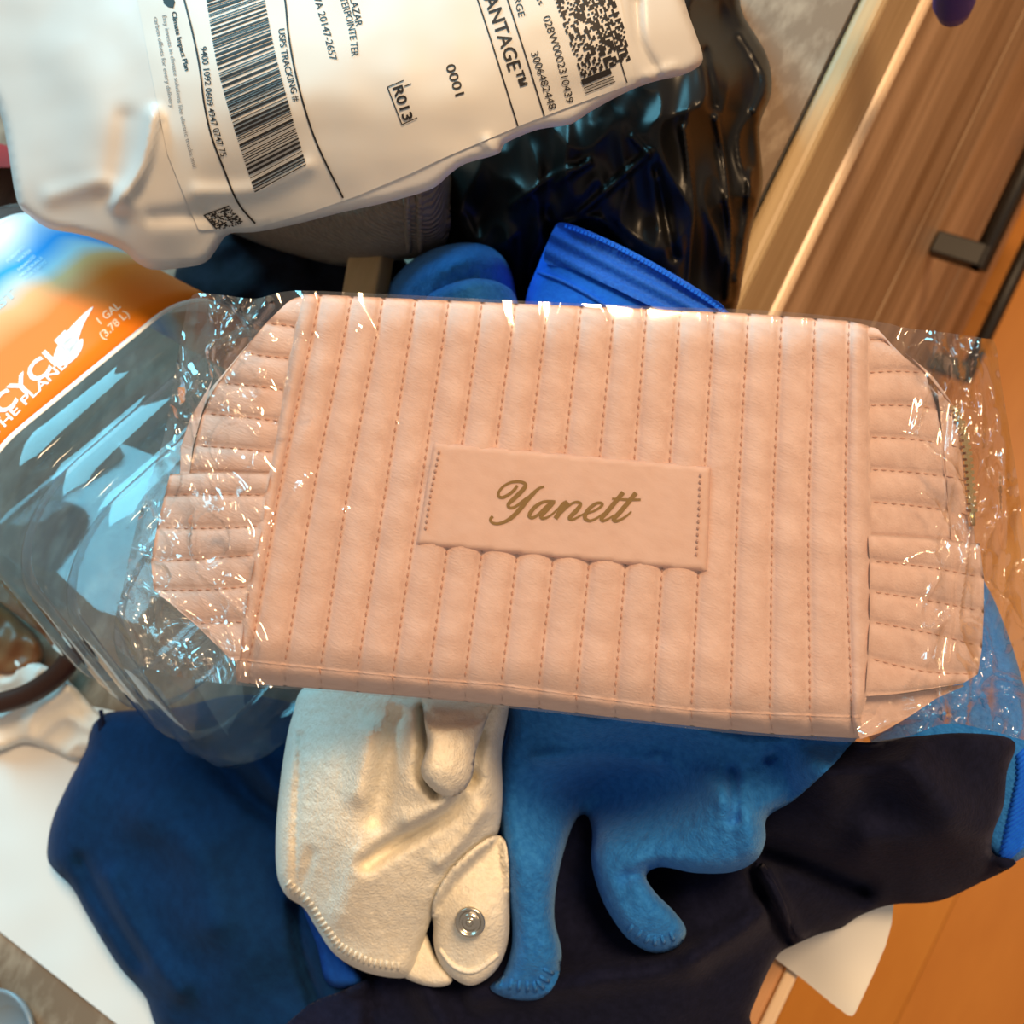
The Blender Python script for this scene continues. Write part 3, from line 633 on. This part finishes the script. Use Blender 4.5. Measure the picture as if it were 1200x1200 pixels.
text('lettering', '1 GAL', [(118, 380), (142, 360)], 9, js, M['creamprint'], jl, .0003, .02)
text('lettering', '(3.78 L)', [(121, 398), (152, 369)], 9, js, M['creamprint'], jl, .0003, .02)
text('lettering', 'FIRST', [(-26, 380), (0, 362), (20, 344)], 10, js, M['paleprint'], jl, .0003, .02)
for k, (x0, y0, ln) in enumerate([(9, 309, 27), (20, 309, 22), (20, 319, 26), (21, 326, 34), (26, 329, 32)]):
    text('lettering', ['PURIFIED', 'WATER', 'ENHANCED', 'MINERALS', 'FOR TASTE'][k], [(x0+k*1.2, y0-1), (x0+k*1.2+ln*.76, y0-1-ln*.65)], 3.6, js, M['paleprint'], jl, .0003, .02)
tail = spline([(62, 424), (70, 400), (84, 382), (100, 366), (109, 360), (98, 380), (93, 394), (92, 400), (97, 397), (96, 408), (88, 420), (76, 428)], 5)
sg = tail.mean(0)
decal('tail_mark', [(tail[i], tail[(i+1) % len(tail)], np.array([84, 400.])) for i in range(len(tail))], js, .0003, M['whiteprint'], jl)

# ================================================================== MAILER
ml_h = tps([(-40, -40, .180), (0, 130, .174), (20, 235, .170), (60, 262, .168), (170, 312, .160), (240, 306, .158), (268, 272, .163), (150, 120, .190), (300, 130, .192), (420, 60, .192), (500, 130, .182), (500, 222, .166), (600, 160, .166), (700, 60, .168), (700, 124, .158), (780, 40, .156), (820, 78, .144), (400, -60, .185), (800, -60, .156), (190, 270, .172)])
ml_c = creases([([(136, 238), (160, 208), (172, 178), (180, 136)], .0050, 9), ([(148, 140), (140, 190), (130, 230)], -.002, 14), ([(230, 225), (300, 222), (360, 195)], .0016, 9), ([(180, 255), (240, 250)], -.002, 10), ([(60, 230), (120, 215), (150, 240)], .002, 12), ([(745, 0), (750, 50), (770, 85)], -.0022, 6), ([(570, 165), (582, 182)], .002, 6), ([(80, 60), (110, 120), (105, 190)], .0022, 30), ([(760, 88), (790, 78)], .0012, 5)])
mf = lambda x, y: ml_h(x, y)+ml_c(x, y)+.0006*nz(x, y, 45, 6.)
ml = empty('poly_mailer', at(300, 100, .14), 'white poly mailer bag with a printed shipping label at the top', 'package')
mlb = blob('mailer_body', [(-60, -60), (-30, 60), (0, 132), (10, 180), (20, 236), (36, 254), (58, 268), (100, 276), (142, 292), (158, 306), (178, 316), (212, 314), (240, 308), (254, 292), (268, 274), (300, 272), (350, 262), (400, 249), (450, 238), (505, 222), (525, 206), (545, 192), (585, 180), (592, 168), (630, 152), (668, 146), (690, 132), (730, 110), (765, 96), (800, 88), (821, 76), (823, 62), (814, 36), (802, 0), (790, -60), (400, -80)],
     mf, Zp, M['mailer'], ml, 5.5, 11, .005, .020, n=3, cap=False)
sf_b = Surf(mlb)
def onsurf(S, x, y, eps):
    out = []; last = None
    for a, b, e_ in zip(x, y, np.broadcast_to(eps, np.shape(x))):
        p = S(a, b, e_)[0]
        if p is None: p = last if last is not None else at(a, b, .165)
        last = p; out.append(p)
    return np.array(out)
lb = sheet('shipping_label', [(150, -60), (161, 0), (176, 80), (196, 180), (214, 225), (233, 270), (270, 268), (306, 265), (360, 250), (420, 229), (480, 204), (520, 185), (560, 168), (610, 147), (660, 128), (700, 113), (745, 97), (736, 50), (727, 0), (715, -60)], lambda x, y: -x*0, lambda x, y, h: onsurf(sf_b, x, y, .0007+h), M['label'], ml, 5, .0002, False)
ls = Surf(lb)
def line(pts, wd, mat=M['ink'], n=24, par=None):
    decal('rule', ribbon_quads(resample(spline(pts, 8, False), n), wd), ls, .0004, mat, lb)
line([(206, -40), (216, 0), (226, 40), (234, 80), (239, 120), (248, 160), (263, 200), (279, 238), (303, 266)], 2.2, n=60)
line([(326, -40), (334, 0), (338, 40), (345, 80), (355, 120), (368, 160), (384, 196), (402, 232)], 2.2, n=60)
line([(546, -40), (560, 0), (584, 74), (607, 148)], 1.6)
line([(582, -40), (595, 0), (617, 68), (638, 136)], 1.6)
line([(694, -40), (705, 0), (720, 48), (735, 97)], 1.2)
line([(473, 94), (454, 102)], 1.2, n=6); line([(454, 102), (471, 146)], 1.2, n=10); line([(471, 146), (489, 138)], 1.2, n=6); line([(479, 140), (483, 136)], 1.2, n=3)
line([(482, 98), (474, 101)], 1.2, n=4); 
def T(s, path, h, bold=0., mat=M['ink']): text('lettering', s, path, h, ls, mat, lb, .0004, bold)
T('USPS TRACKING #', [(326, 34), (331, 70), (344, 119)], 7.6, .006)
T('9400 1092 0609 4947 0747 75', [(234.5, 55), (239, 88), (243, 125), (251, 158), (259, 184)], 7.4, .004)
T('Climate Impact Plan', [(201, 14), (208, 48), (217, 83)], 5.5, .02)
T('Etsy invests in climate solutions like electric trucks and', [(190, 18), (202, 80), (212, 140), (226, 196)], 5, .0, M['ink_grey'])
T('carbon offsets for every delivery', [(180, 20), (191, 80), (199, 126)], 5, .0, M['ink_grey'])
T('RN VA 20147-2657', [(361, -22), (374, 20), (387, 71)], 8.5, .0)
T('TERPOINTE TER', [(398, -2), (408, 34), (412, 66)], 8.5, .0)
T('ALAZAR', [(408, -10), (417, 31)], 8.5, .0)
T('0001', [(522, 77), (534, 113)], 11, .01)
T('R013', [(460, 103), (473, 142)], 12, .02)
T('ADVANTAGE\u2122', [(547, -46), (572, 12), (603, 104)], 16, .012)
T('3006482448', [(622, 62), (644, 129)], 9, .0)
T('028W0002310439', [(636, 20), (652, 70), (664, 121)], 9, .0)
T('RGE', [(602, -2), (608, 20)], 8, .0)
T('us', [(627, -4), (632, 6)], 7, .0)
def bars(Lc, Rc, n, seed, a=.52):
    r = random.Random(seed); Lp = resample(spline(Lc, 10, False), 801); Rp = resample(spline(Rc, 10, False), 801); q = []; i = 0
    while i < 790:
        bw = r.choice([2.6, 3, 4, 6, 9]); bw = int(round(bw))
        j = min(i+bw, 800)
        k = 6; A = [Lp[i]+(Rp[i]-Lp[i])*t_/k for t_ in range(k+1)]; B = [Lp[j]+(Rp[j]-Lp[j])*t_/k for t_ in range(k+1)]
        q += [(A[t_], A[t_+1], B[t_+1], B[t_]) for t_ in range(k)]
        i = j+r.choice([3, 4, 5, 7, 10])
    return q
decal('barcode', bars([(236, -40), (243, 8), (255, 80), (276, 156), (300, 230)], [(301, -60), (310, -2), (322, 60), (340, 128), (360, 197)], 60, 3), ls, .0004, M['ink'], lb)
def matrix_code(c00, c10, c01, nx, ny, seed, fill=.5, frame=True):
    r = random.Random(seed); c00, c10, c01 = map(np.array, (c00, c10, c01)); ex = (c10-c00)/nx; ey = (c01-c00)/ny; q = []
    for i in range(nx):
        for j in range(ny):
            on = r.random() < fill
            if frame and (j == 0 or i == 0): on = True
            if on:
                o = c00+ex*i+ey*j; q.append((o, o+ex, o+ex+ey, o+ey))
    return q
decal('matrix_code', matrix_code((238., 252.), (268., 241.), (256., 272.), 18, 18, 5), ls, .0004, M['ink'], lb)
q = matrix_code((630., -58.), (692., -82.), (682., 92.), 26, 60, 8, .52, False)
decal('stacked_code', q, ls, .0004, M['ink'], lb)
def quadbar(a, b, w_): a, b = np.array(a, float), np.array(b, float); return ribbon_quads([a, (a+b)/2, b], w_)
decal('stacked_code_bars', quadbar((682, 97), (716, 83), 7)+quadbar((684, 103.5), (719, 89.5), 1.2)+quadbar((685, 106.5), (720, 92.5), 1.)+quadbar((686, 109.5), (721, 95.5), 1.2), ls, .0004, M['ink'], lb)
# leaf mark above the climate text
decal('leaf_mark', [[(190, -4), (198, -14), (205, 2), (203, 9), (197, 8), (192, 4)]], ls, .0004, M['ink'], lb)

# ================================================================== POUCH
def PD(x, y):                        # distance of the quilted face from the lens
    x = np.asarray(x, float); y = np.asarray(y, float)
    a = np.abs((x-655)/350.); side = np.clip(a-1.0, 0, None)
    tp = np.clip((400-(y-(x-650)*.057))/45., 0, 1)
    return .305+.0015*np.clip(a, 0, 1)**3+.030*side+.03*side**2+.005*tp**2.5
def Dp(x, y, v): return atd(x, y, PD(x, y)-v)
pouch = empty('cosmetic_pouch', atd(650., 600., .345), 'pink quilted velvet cosmetic pouch with gold script name tag, in clear film', 'pouch')
sil = POUCH_SIL
silc = np.mean(sil, 0)
inset = [tuple(np.array(p)+(silc-np.array(p))/np.linalg.norm(silc-np.array(p))*5) for p in sil]
blob('body', inset, lambda x, y: -.0045+0*x, Dp, M['velvet'], pouch, 9, 30, .016, lambda x, y: .042-.024*np.clip((420-x)/180., 0, 1), n=4)
def quilt(name, rungs, nl, nsub, amp, parent, base=0., skirt=.008, power=.55, endroll=0., mat=None, dfun=Dp, rim=.0):
    R_ = [resample(spline(r, 8, False) if len(r) > 2 else np.array(r, float), nl) for r in rungs]
    rows = []; hv = []
    for i in range(len(R_)-1):
        for k in range(nsub):
            f = k/nsub; rows.append(R_[i]*(1-f)+R_[i+1]*f); hv.append(amp*math.sin(math.pi*f)**power)
    rows.append(R_[-1]); hv.append(0.)
    A = np.array(rows); H_ = np.repeat(np.array(hv)[:, None], nl, 1)+base
    u = np.linspace(0, 1, nl)[None]
    H_ = H_+(.0004*nz(A[..., 0].ravel(), A[..., 1].ravel(), 34, 3.)+.0006*nz(A[..., 0].ravel()*.35, A[..., 1].ravel()*1.1, 38, 6.)).reshape(H_.shape)
    if endroll: H_ = H_-endroll*(np.clip((u-.93)/.07, 0, 1)**2)
    nr = A.shape[0]; P = dfun(A[..., 0].ravel(), A[..., 1].ravel(), H_.ravel()); V = list(P); N = nr*nl
    Fc = [(i*nl+j, (i+1)*nl+j, (i+1)*nl+j+1, i*nl+j+1) for i in range(nr-1) for j in range(nl-1)]
    per = [(0, j) for j in range(nl)]+[(i, nl-1) for i in range(1, nr)]+[(nr-1, j) for j in range(nl-2, -1, -1)]+[(i, 0) for i in range(nr-2, 0, -1)]
    ct = A.reshape(-1, 2).mean(0)
    pa = np.array([A[i, j]+(ct-A[i, j])*.012 for i, j in per]); ph_ = np.array([H_[i, j] for i, j in per])-skirt
    V += list(dfun(pa[:, 0], pa[:, 1], ph_)); m = len(per)
    for k in range(m):
        a, b = per[k], per[(k+1) % m]; Fc.append((a[0]*nl+a[1], N+k, N+(k+1) % m, b[0]*nl+b[1]))
    return mesh(name, V, Fc, mat or M['velvet'], parent)
def stitches(parent, P, S, dash=6.2, gap=3.6, rad=.00036, name='stitch_row', eps=.0003):
    P = np.asarray(P, float); L = length(P); n = int(L/(dash+gap)); V = []; Fc = []; k = 5
    Q = resample(P, n*4+1)
    for i in range(n):
        a = Q[i*4]; b = Q[i*4+2]+(Q[i*4+3]-Q[i*4+2])*.4
        pa, _ = S(*a, eps*.2); pm, _ = S(*((a+b)/2), eps+.0003); pb, _ = S(*b, eps*.2)
        if pa is None or pb is None or pm is None: continue
        t_ = pb-pa; t_ = t_/(np.linalg.norm(t_)+1e-9); nn = EYE-pm; nn /= np.linalg.norm(nn); s_ = np.cross(t_, nn)
        bb = len(V)
        for c_, r_ in ((pa, .5), (pm, 1.), (pb, .5)):
            for j in range(k):
                th = 2*math.pi*j/k; V.append(c_+rad*r_*(math.cos(th)*s_+math.sin(th)*nn))
        for q_ in range(2):
            Fc += [(bb+q_*k+j, bb+q_*k+(j+1) % k, bb+(q_+1)*k+(j+1) % k, bb+(q_+1)*k+j) for j in range(k)]
    if V: return tag(mesh(name, V, Fc, M['thread'], parent), kind='stuff')
topx = [375, 412, 449, 487, 526, 565, 604, 642, 681, 720, 758, 797, 837, 877, 916, 955, 995]
botx = [291, 333, 375, 418, 460, 502, 544, 587, 631, 675, 720, 765, 810, 856, 902, 949, 998]
def ytop(x): return np.interp(x, [354, 412, 600, 757, 877, 995, 1022], [344, 347, 355.5, 362, 367.5, 376, 382])
def yfold(x): return np.interp(x, [275, 330, 417, 497, 587, 800, 900, 1010], [774, 780, 789, 797, 804, 833, 838, 842])
def ybot(x): return np.interp(x, [275, 297, 347, 497, 627, 800, 900, 1000, 1020], [798, 802, 805, 818, 830, 850, 860, 865, 866])
rungs = [[(354, 344), (337, 423), (318, 538), (305, 587), (287, 687), (276, 774)]]
for i, (a, b) in enumerate(zip(topx, botx)):
    f = i/16.
    mid = .5*(a+b)+(-3 if i < 3 else 0)+(-6*max(0, f-.7)/.3)
    rungs.append([(a, ytop(a)), (a*.75+mid*.25+(mid-a)*.25*0, ytop(a)*.75+.25*575), (mid, .5*(ytop(a)+yfold(b))), (b*.75+mid*.25, .25*575+.75*yfold(b)), (b, yfold(b))])
rungs.append([(1019, 382), (1020, 496), (1022, 627), (1023, 700), (1019, 800), (1008, 841)])
fp = quilt('front_panel', rungs, 96, 8, .0027, pouch, .0, .010, .5, .0032)
fs_ = Surf(fp)
for r in rungs[1:-1]: stitches(fp, spline(r, 8, False)[1:-1], fs_)
# underside strip
brs = []
for r in rungs:
    x = r[-1][0]; xb = x+(2 if x < 900 else 4)
    brs.append([(x, yfold(x)-1), ((x+xb)/2, (yfold(x)+ybot(xb))/2), (xb, ybot(xb))])
def Db(x, y, v):
    f = np.clip((y-yfold(x))/np.maximum(ybot(x)-yfold(x), 1), 0, 1); return atd(x, y, PD(x, y)+.0030+.0005*f+.012*f*f-v)
bs_ = quilt('bottom_panel', brs, 10, 8, .0028, pouch, .0, .006, .5, dfun=Db)
bS = Surf(bs_)
for r in brs[1:-1]: stitches(bs_, np.array(r), bS)
# right side
rr = [[(1013, 382), (1026, 384), (1030, 387)], [(1014, 398), (1032, 398), (1044, 406)], [(1015, 437), (1052, 435), (1084, 437)], [(1016, 475), (1060, 475), (1098, 479)], [(1017, 512), (1062, 514), (1103, 519)], [(1018, 550), (1064, 553), (1107, 558)], [(1019, 588), (1066, 592), (1111, 598)], [(1018, 630), (1066, 632), (1114, 636)]]
rp = quilt('side_panel', rr, 24, 8, .0020, pouch, -.0008, .012, .5); rS = Surf(rp)
for r in rr[1:-1]: stitches(rp, spline(r, 6, False)[1:-1], rS)
gus = [[(1058, 411), (1072, 424), (1086, 440)], [(1074, 424), (1092, 440), (1110, 464)], [(1098, 453), (1106, 464), (1121, 482)], [(1101, 480), (1112, 484), (1128, 500)], [(1105, 519), (1117, 522), (1134, 530)], [(1109, 558), (1121, 560), (1137, 566)], [(1112, 598), (1124, 600), (1140, 606)], [(1115, 638), (1128, 639), (1143, 642)]]
gp = quilt('zipper_gusset', gus, 14, 6, .0008, pouch, -.0052, .012, .5)
for r in gus[2:-1]: stitches(gp, np.array(r), Surf(gp))
# zipper teeth
gS = Surf(gp)
zc = resample(spline([(1117, 478), (1126, 500), (1132, 530), (1135, 560), (1138, 598)], 8, False), 34); V = []; Fc = []
zt = []
for i, p in enumerate(zc):
    c_ = Dp(np.array([p[0]+.5]), np.array([p[1]]), np.array([-.0035]))[0]; b_ = len(V); s_ = .0009
    for dx in (-s_, s_):
        for dy in (-s_*.62, s_*.62):
            for dz in (-s_, s_): V.append(c_+RM@np.array([dx+(.0004 if i % 2 else -.0004), dy, dz]))
    Fc += [tuple(b_+k for k in f) for f in [(0, 1, 3, 2), (4, 6, 7, 5), (0, 4, 5, 1), (2, 3, 7, 6), (0, 2, 6, 4), (1, 5, 7, 3)]]
tag(mesh('zipper_teeth', V, Fc, M['gold'], pouch, False), 'small brass zipper teeth', kind='stuff')
zp = Dp(np.array([1138., 1139.]), np.array([600., 616.]), np.array([-.0025, -.0025])); tube('zipper_stop', zp, .0011, M['gold'], pouch, 8)
rt = [[(1017, 626), (1085, 630), (1148, 637)], [(1019, 657), (1090, 665), (1153, 677)], [(1019, 693), (1090, 704), (1153, 717)], [(1019, 728), (1090, 742), (1151, 758)], [(1017, 771), (1085, 787), (1146, 790)], [(1014, 816), (1060, 812), (1128, 801)]]
rtp = quilt('side_tab', rt, 24, 8, .0020, pouch, .0012, .012, .5); tS2 = Surf(rtp)
for r in rt[1:-1]: stitches(rtp, spline(r, 6, False)[1:-1], tS2)
rc = [[(1006, 842), (1004, 854), (1008, 866)], [(1022, 822), (1026, 842), (1034, 858)], [(1042, 816), (1054, 832), (1062, 842)], [(1090, 808), (1096, 814), (1098, 818)], [(1128, 802), (1129, 803), (1130, 804)]]
quilt('corner_gusset', rc, 12, 6, .0014, pouch, -.006, .012, .5)
# left side
lr = [[(358, 346), (344, 350), (336, 355)], [(349, 383), (328, 380), (312, 378)], [(342, 420), (310, 417), (284, 412)], [(338, 457), (295, 452), (256, 448)], [(332, 494), (282, 488), (238, 484)], [(323, 530), (272, 525), (228, 522)], [(318, 557), (268, 555), (222, 554)]]
lp = quilt('side_panel', lr, 24, 8, .0020, pouch, -.0008, .012, .5); lS = Surf(lp)
for r in lr[1:-1]: stitches(lp, spline(r, 6, False)[1:-1], lS)
lg = [[(250, 442), (246, 450), (242, 458)], [(236, 486), (229, 488), (222, 492)], [(226, 524), (219, 524), (212, 524)], [(222, 556), (216, 556), (211, 556)]]
quilt('zipper_gusset', lg, 10, 6, .0008, pouch, -.0052, .010, .5)
lt = [[(317, 555), (252, 553), (199, 556)], [(312, 580), (250, 579), (193, 580)], [(308, 616), (244, 619), (184, 618)], [(300, 650), (236, 655), (177, 657)], [(292, 687), (240, 691), (180, 691)], [(286, 729), (256, 729), (228, 731)], [(281, 774), (272, 774), (266, 768)]]
ltp = quilt('side_tab', lt, 24, 8, .0020, pouch, .0012, .012, .5); ltS = Surf(ltp)
for r in lt[1:-1]: stitches(ltp, spline(r, 6, False)[1:-1], ltS)
# name tag
def edge4(c, n=6):
    out = []
    for i in range(4):
        a, b = np.array(c[i], float), np.array(c[(i+1) % 4], float)
        out += [tuple(a+(b-a)*t_) for t_ in np.r_[.006, np.linspace(.05, .95, n), .994]]
    return out
tg = blob('name_tag', edge4([(508, 518), (833, 547), (829, 670), (488, 638)]), lambda x, y: .0034+.0002*nz(x, y, 50, 2.), Dp, M['velvet_tag'], pouch, 3.6, 5, .0012, .0030, smooth=False)
gS_ = Surf(tg)
stitches(tg, np.array([(515, 528), (505, 578), (498, 624)]), gS_, 5.4, 1.8, .00045)
stitches(tg, np.array([(821, 555), (819, 605), (816, 655)]), gS_, 5.4, 1.8, .00045)
def st(pts, wd, ox): P = spline([(ox+a/12., 555+b/12.) for a, b in pts], 8, False); W_ = np.interp(np.linspace(0, 1, len(P)), np.linspace(0, 1, len(wd)), wd)/12.; return ribbon_quads(P, W_)
Q = []
Q += st([(495, 165), (455, 225), (380, 290), (290, 335), (235, 318), (238, 255), (300, 180), (400, 125), (520, 112), (600, 140), (600, 190), (540, 262), (450, 350), (385, 410), (365, 452), (395, 482), (460, 468), (540, 412), (640, 325)], [40, 46, 46, 46, 44, 40, 38, 38, 40, 48, 60, 66, 64, 56, 46, 40, 40, 40, 30], 565)
Q += st([(872, 182), (800, 208), (715, 285), (630, 375), (545, 485), (440, 595), (335, 668), (225, 703), (145, 690), (115, 645), (150, 598)], [30, 40, 60, 66, 66, 62, 50, 42, 40, 40, 46], 565)
Q += st([(1030, 390), (940, 388), (850, 402), (745, 468), (675, 555), (668, 605), (720, 618), (800, 565), (900, 465), (985, 400)], [30, 36, 44, 56, 60, 52, 42, 40, 44, 40], 565)
Q += st([(1010, 395), (910, 505), (835, 588), (842, 628), (905, 620), (985, 570), (1070, 490), (1130, 420), (1190, 388)], [60, 66, 62, 44, 34, 30, 28, 30, 36], 565)
Q += st([(125, 398), (40, 500), (-50, 632)], [64, 74, 66], 655)
Q += st([(0, 590), (110, 480), (200, 412), (275, 402), (302, 438), (245, 520), (165, 600), (150, 636), (205, 642), (300, 592), (390, 545)], [26, 30, 36, 40, 52, 66, 62, 46, 34, 28, 26], 655)
Q += st([(390, 560), (500, 522), (600, 455), (600, 418), (535, 415), (440, 480), (380, 560), (368, 628), (430, 662), (520, 632), (620, 565)], [30, 32, 40, 42, 42, 56, 62, 56, 42, 32, 28], 655)
Q += st([(905, 262), (800, 390), (680, 535), (602, 625), (622, 664), (700, 632), (780, 580)], [66, 68, 66, 60, 44, 32, 28], 655)
Q += st([(1085, 268), (980, 400), (860, 540), (775, 632), (800, 668), (880, 640), (960, 588), (1020, 530)], [66, 68, 68, 64, 48, 36, 32, 22], 655)
Q += st([(745, 352), (950, 366), (1150, 366)], [28, 40, 34], 655)
decal('lettering', Q, gS_, .0002, M['gold_ink'], tg)

# ================================================================== CLEAR FILM round the pouch
def film_amt(x, y):                                   # loose film beyond the pouch is more crumpled
    a = np.clip((330-x)/60., 0, 1)+np.clip((x-1050)/60., 0, 1); return np.clip(a, 0, 1)
film_out = [(222, 352), (240, 344), (270, 347), (300, 350), (340, 341), (420, 343), (600, 352), (760, 359), (900, 364), (1024, 376), (1060, 384), (1110, 390), (1150, 396), (1166, 402), (1172, 440), (1182, 500), (1192, 560), (1200, 630), (1206, 720), (1210, 800), (1206, 862), (1196, 866), (1160, 856), (1110, 848), (1060, 864), (1012, 870), (900, 863), (800, 853), (627, 833), (497, 821), (347, 808), (288, 804), (240, 798), (196, 790), (160, 776), (136, 756), (136, 722), (144, 690), (152, 650), (164, 600), (176, 560), (190, 520), (200, 470), (208, 420)]
film_c = creases([([(312, 356), (268, 412), (232, 470), (203, 532), (196, 556)], .0045, 8.5), ([(285, 352), (250, 410), (222, 462), (192, 530)], .0035, 6.8), ([(262, 350), (240, 400), (214, 470)], .004, 8.5), ([(236, 350), (226, 400), (216, 440)], .003, 6.8),
                  ([(356, 350), (354, 385), (346, 430), (338, 475), (330, 498)], .0030, 8.5), ([(362, 400), (361, 440), (358, 480)], .0024, 6.8), ([(416, 388), (428, 430), (434, 470), (426, 540)], .0011, 6.8), ([(404, 600), (398, 640), (394, 655)], .0012, 5.1), ([(360, 560), (340, 590), (318, 620)], .0012, 5.1), ([(350, 570), (330, 600)], .0010, 4.2), ([(262, 585), (250, 605), (236, 628)], .0024, 10.2), ([(225, 610), (210, 630)], .0012, 5.1), ([(190, 685), (225, 675), (255, 672)], .0012, 5.1),
                  ([(172, 600), (160, 650), (150, 700)], .0028, 6.8), ([(140, 712), (152, 745), (158, 760)], .003, 6.8), ([(182, 700), (184, 740), (182, 775)], .003, 6.8), ([(140, 770), (175, 792), (215, 790), (240, 780)], .003, 6.8), ([(205, 785), (225, 765), (245, 752)], .0026, 6.8),
                  ([(1092, 400), (1118, 430), (1136, 470), (1140, 520)], .003, 8.5), ([(1152, 408), (1166, 470), (1176, 560), (1178, 640)], .003, 6.8), ([(1124, 400), (1150, 440), (1164, 470)], .0022, 6.8), ([(1142, 520), (1165, 536), (1172, 560)], .002, 6.8), ([(1178, 560), (1186, 640), (1178, 680)], .003, 6.8), ([(1184, 700), (1170, 740), (1176, 760)], .0028, 6.8), ([(1160, 560), (1150, 640)], .002, 8.5),
                  ([(1014, 862), (1050, 842), (1105, 836), (1155, 814), (1200, 820)], .0032, 6.8), ([(1105, 836), (1128, 856)], .003, 6.8), ([(1105, 836), (1082, 862)], .0026, 6.8), ([(1155, 814), (1172, 850)], .003, 8.5), ([(1040, 846), (1060, 864)], .002, 6.8), ([(1180, 790), (1200, 850)], .0026, 8.5), ([(1166, 770), (1196, 780)], .002, 6.8)])
def film_v(x, y):
    L = film_amt(x, y); Rr = np.clip((x-1050)/60., 0, 1)
    ang = np.where(x < 600, y*.8+x*.55, y*.35-x*.5); per = np.where(x < 600, x*.8-y*.55, x+y*.2)
    wr_ = ridge(ang/3., per, 42, 2., 9.)*.9+ridge(x*1.2, y*.9, 60, 7., 12.)*.8+ridge(ang/2., per, 24, 3., 6.)*.35+.8*nz(x, y, 70, 5.)
    soft = nz(x*1.3, y*.6, 90, 9.)*.0003+.0005*ridge(x*1.4, y*.35+x*.12, 70, 11., 14.)
    L = np.clip(L, 0, 1); soft = soft+film_c(x, y)
    side = np.clip((np.abs(x-655)/350.-1.0), 0, None)
    tp = np.clip((400-(y-(x-650)*.057))/45., 0, 1)
    return .0046+soft+L*(wr_*.0055-.0006)+side*.012+.0045*tp**2.5
film_o = sheet('film_bag', film_out, film_v, Dp, M['film'], None, 3.2, .00004, n=5)
film_o.name = 'clear_film_bag'
tag(film_o, 'crinkled transparent plastic film bag wrapped around the pink pouch', 'bag')

# navy strap hanging at the top right
tip = atx(1117., 22., XE+.030)
P = [(tip[0], tip[1], tip[2]+.10), (tip[0], tip[1], tip[2]+.05), (tip[0], tip[1], tip[2]+.012), (tip[0], tip[1], tip[2]+.004), (tip[0], tip[1], tip[2])]
tube('navy_toggle', P, [.006, .0085, .0085, .0065, .002], M['navy_plastic'], None, 16)
tag(bpy.data.objects['navy_toggle'], 'dark blue rounded toggle hanging in front of the cabinet at the top right', 'toggle')
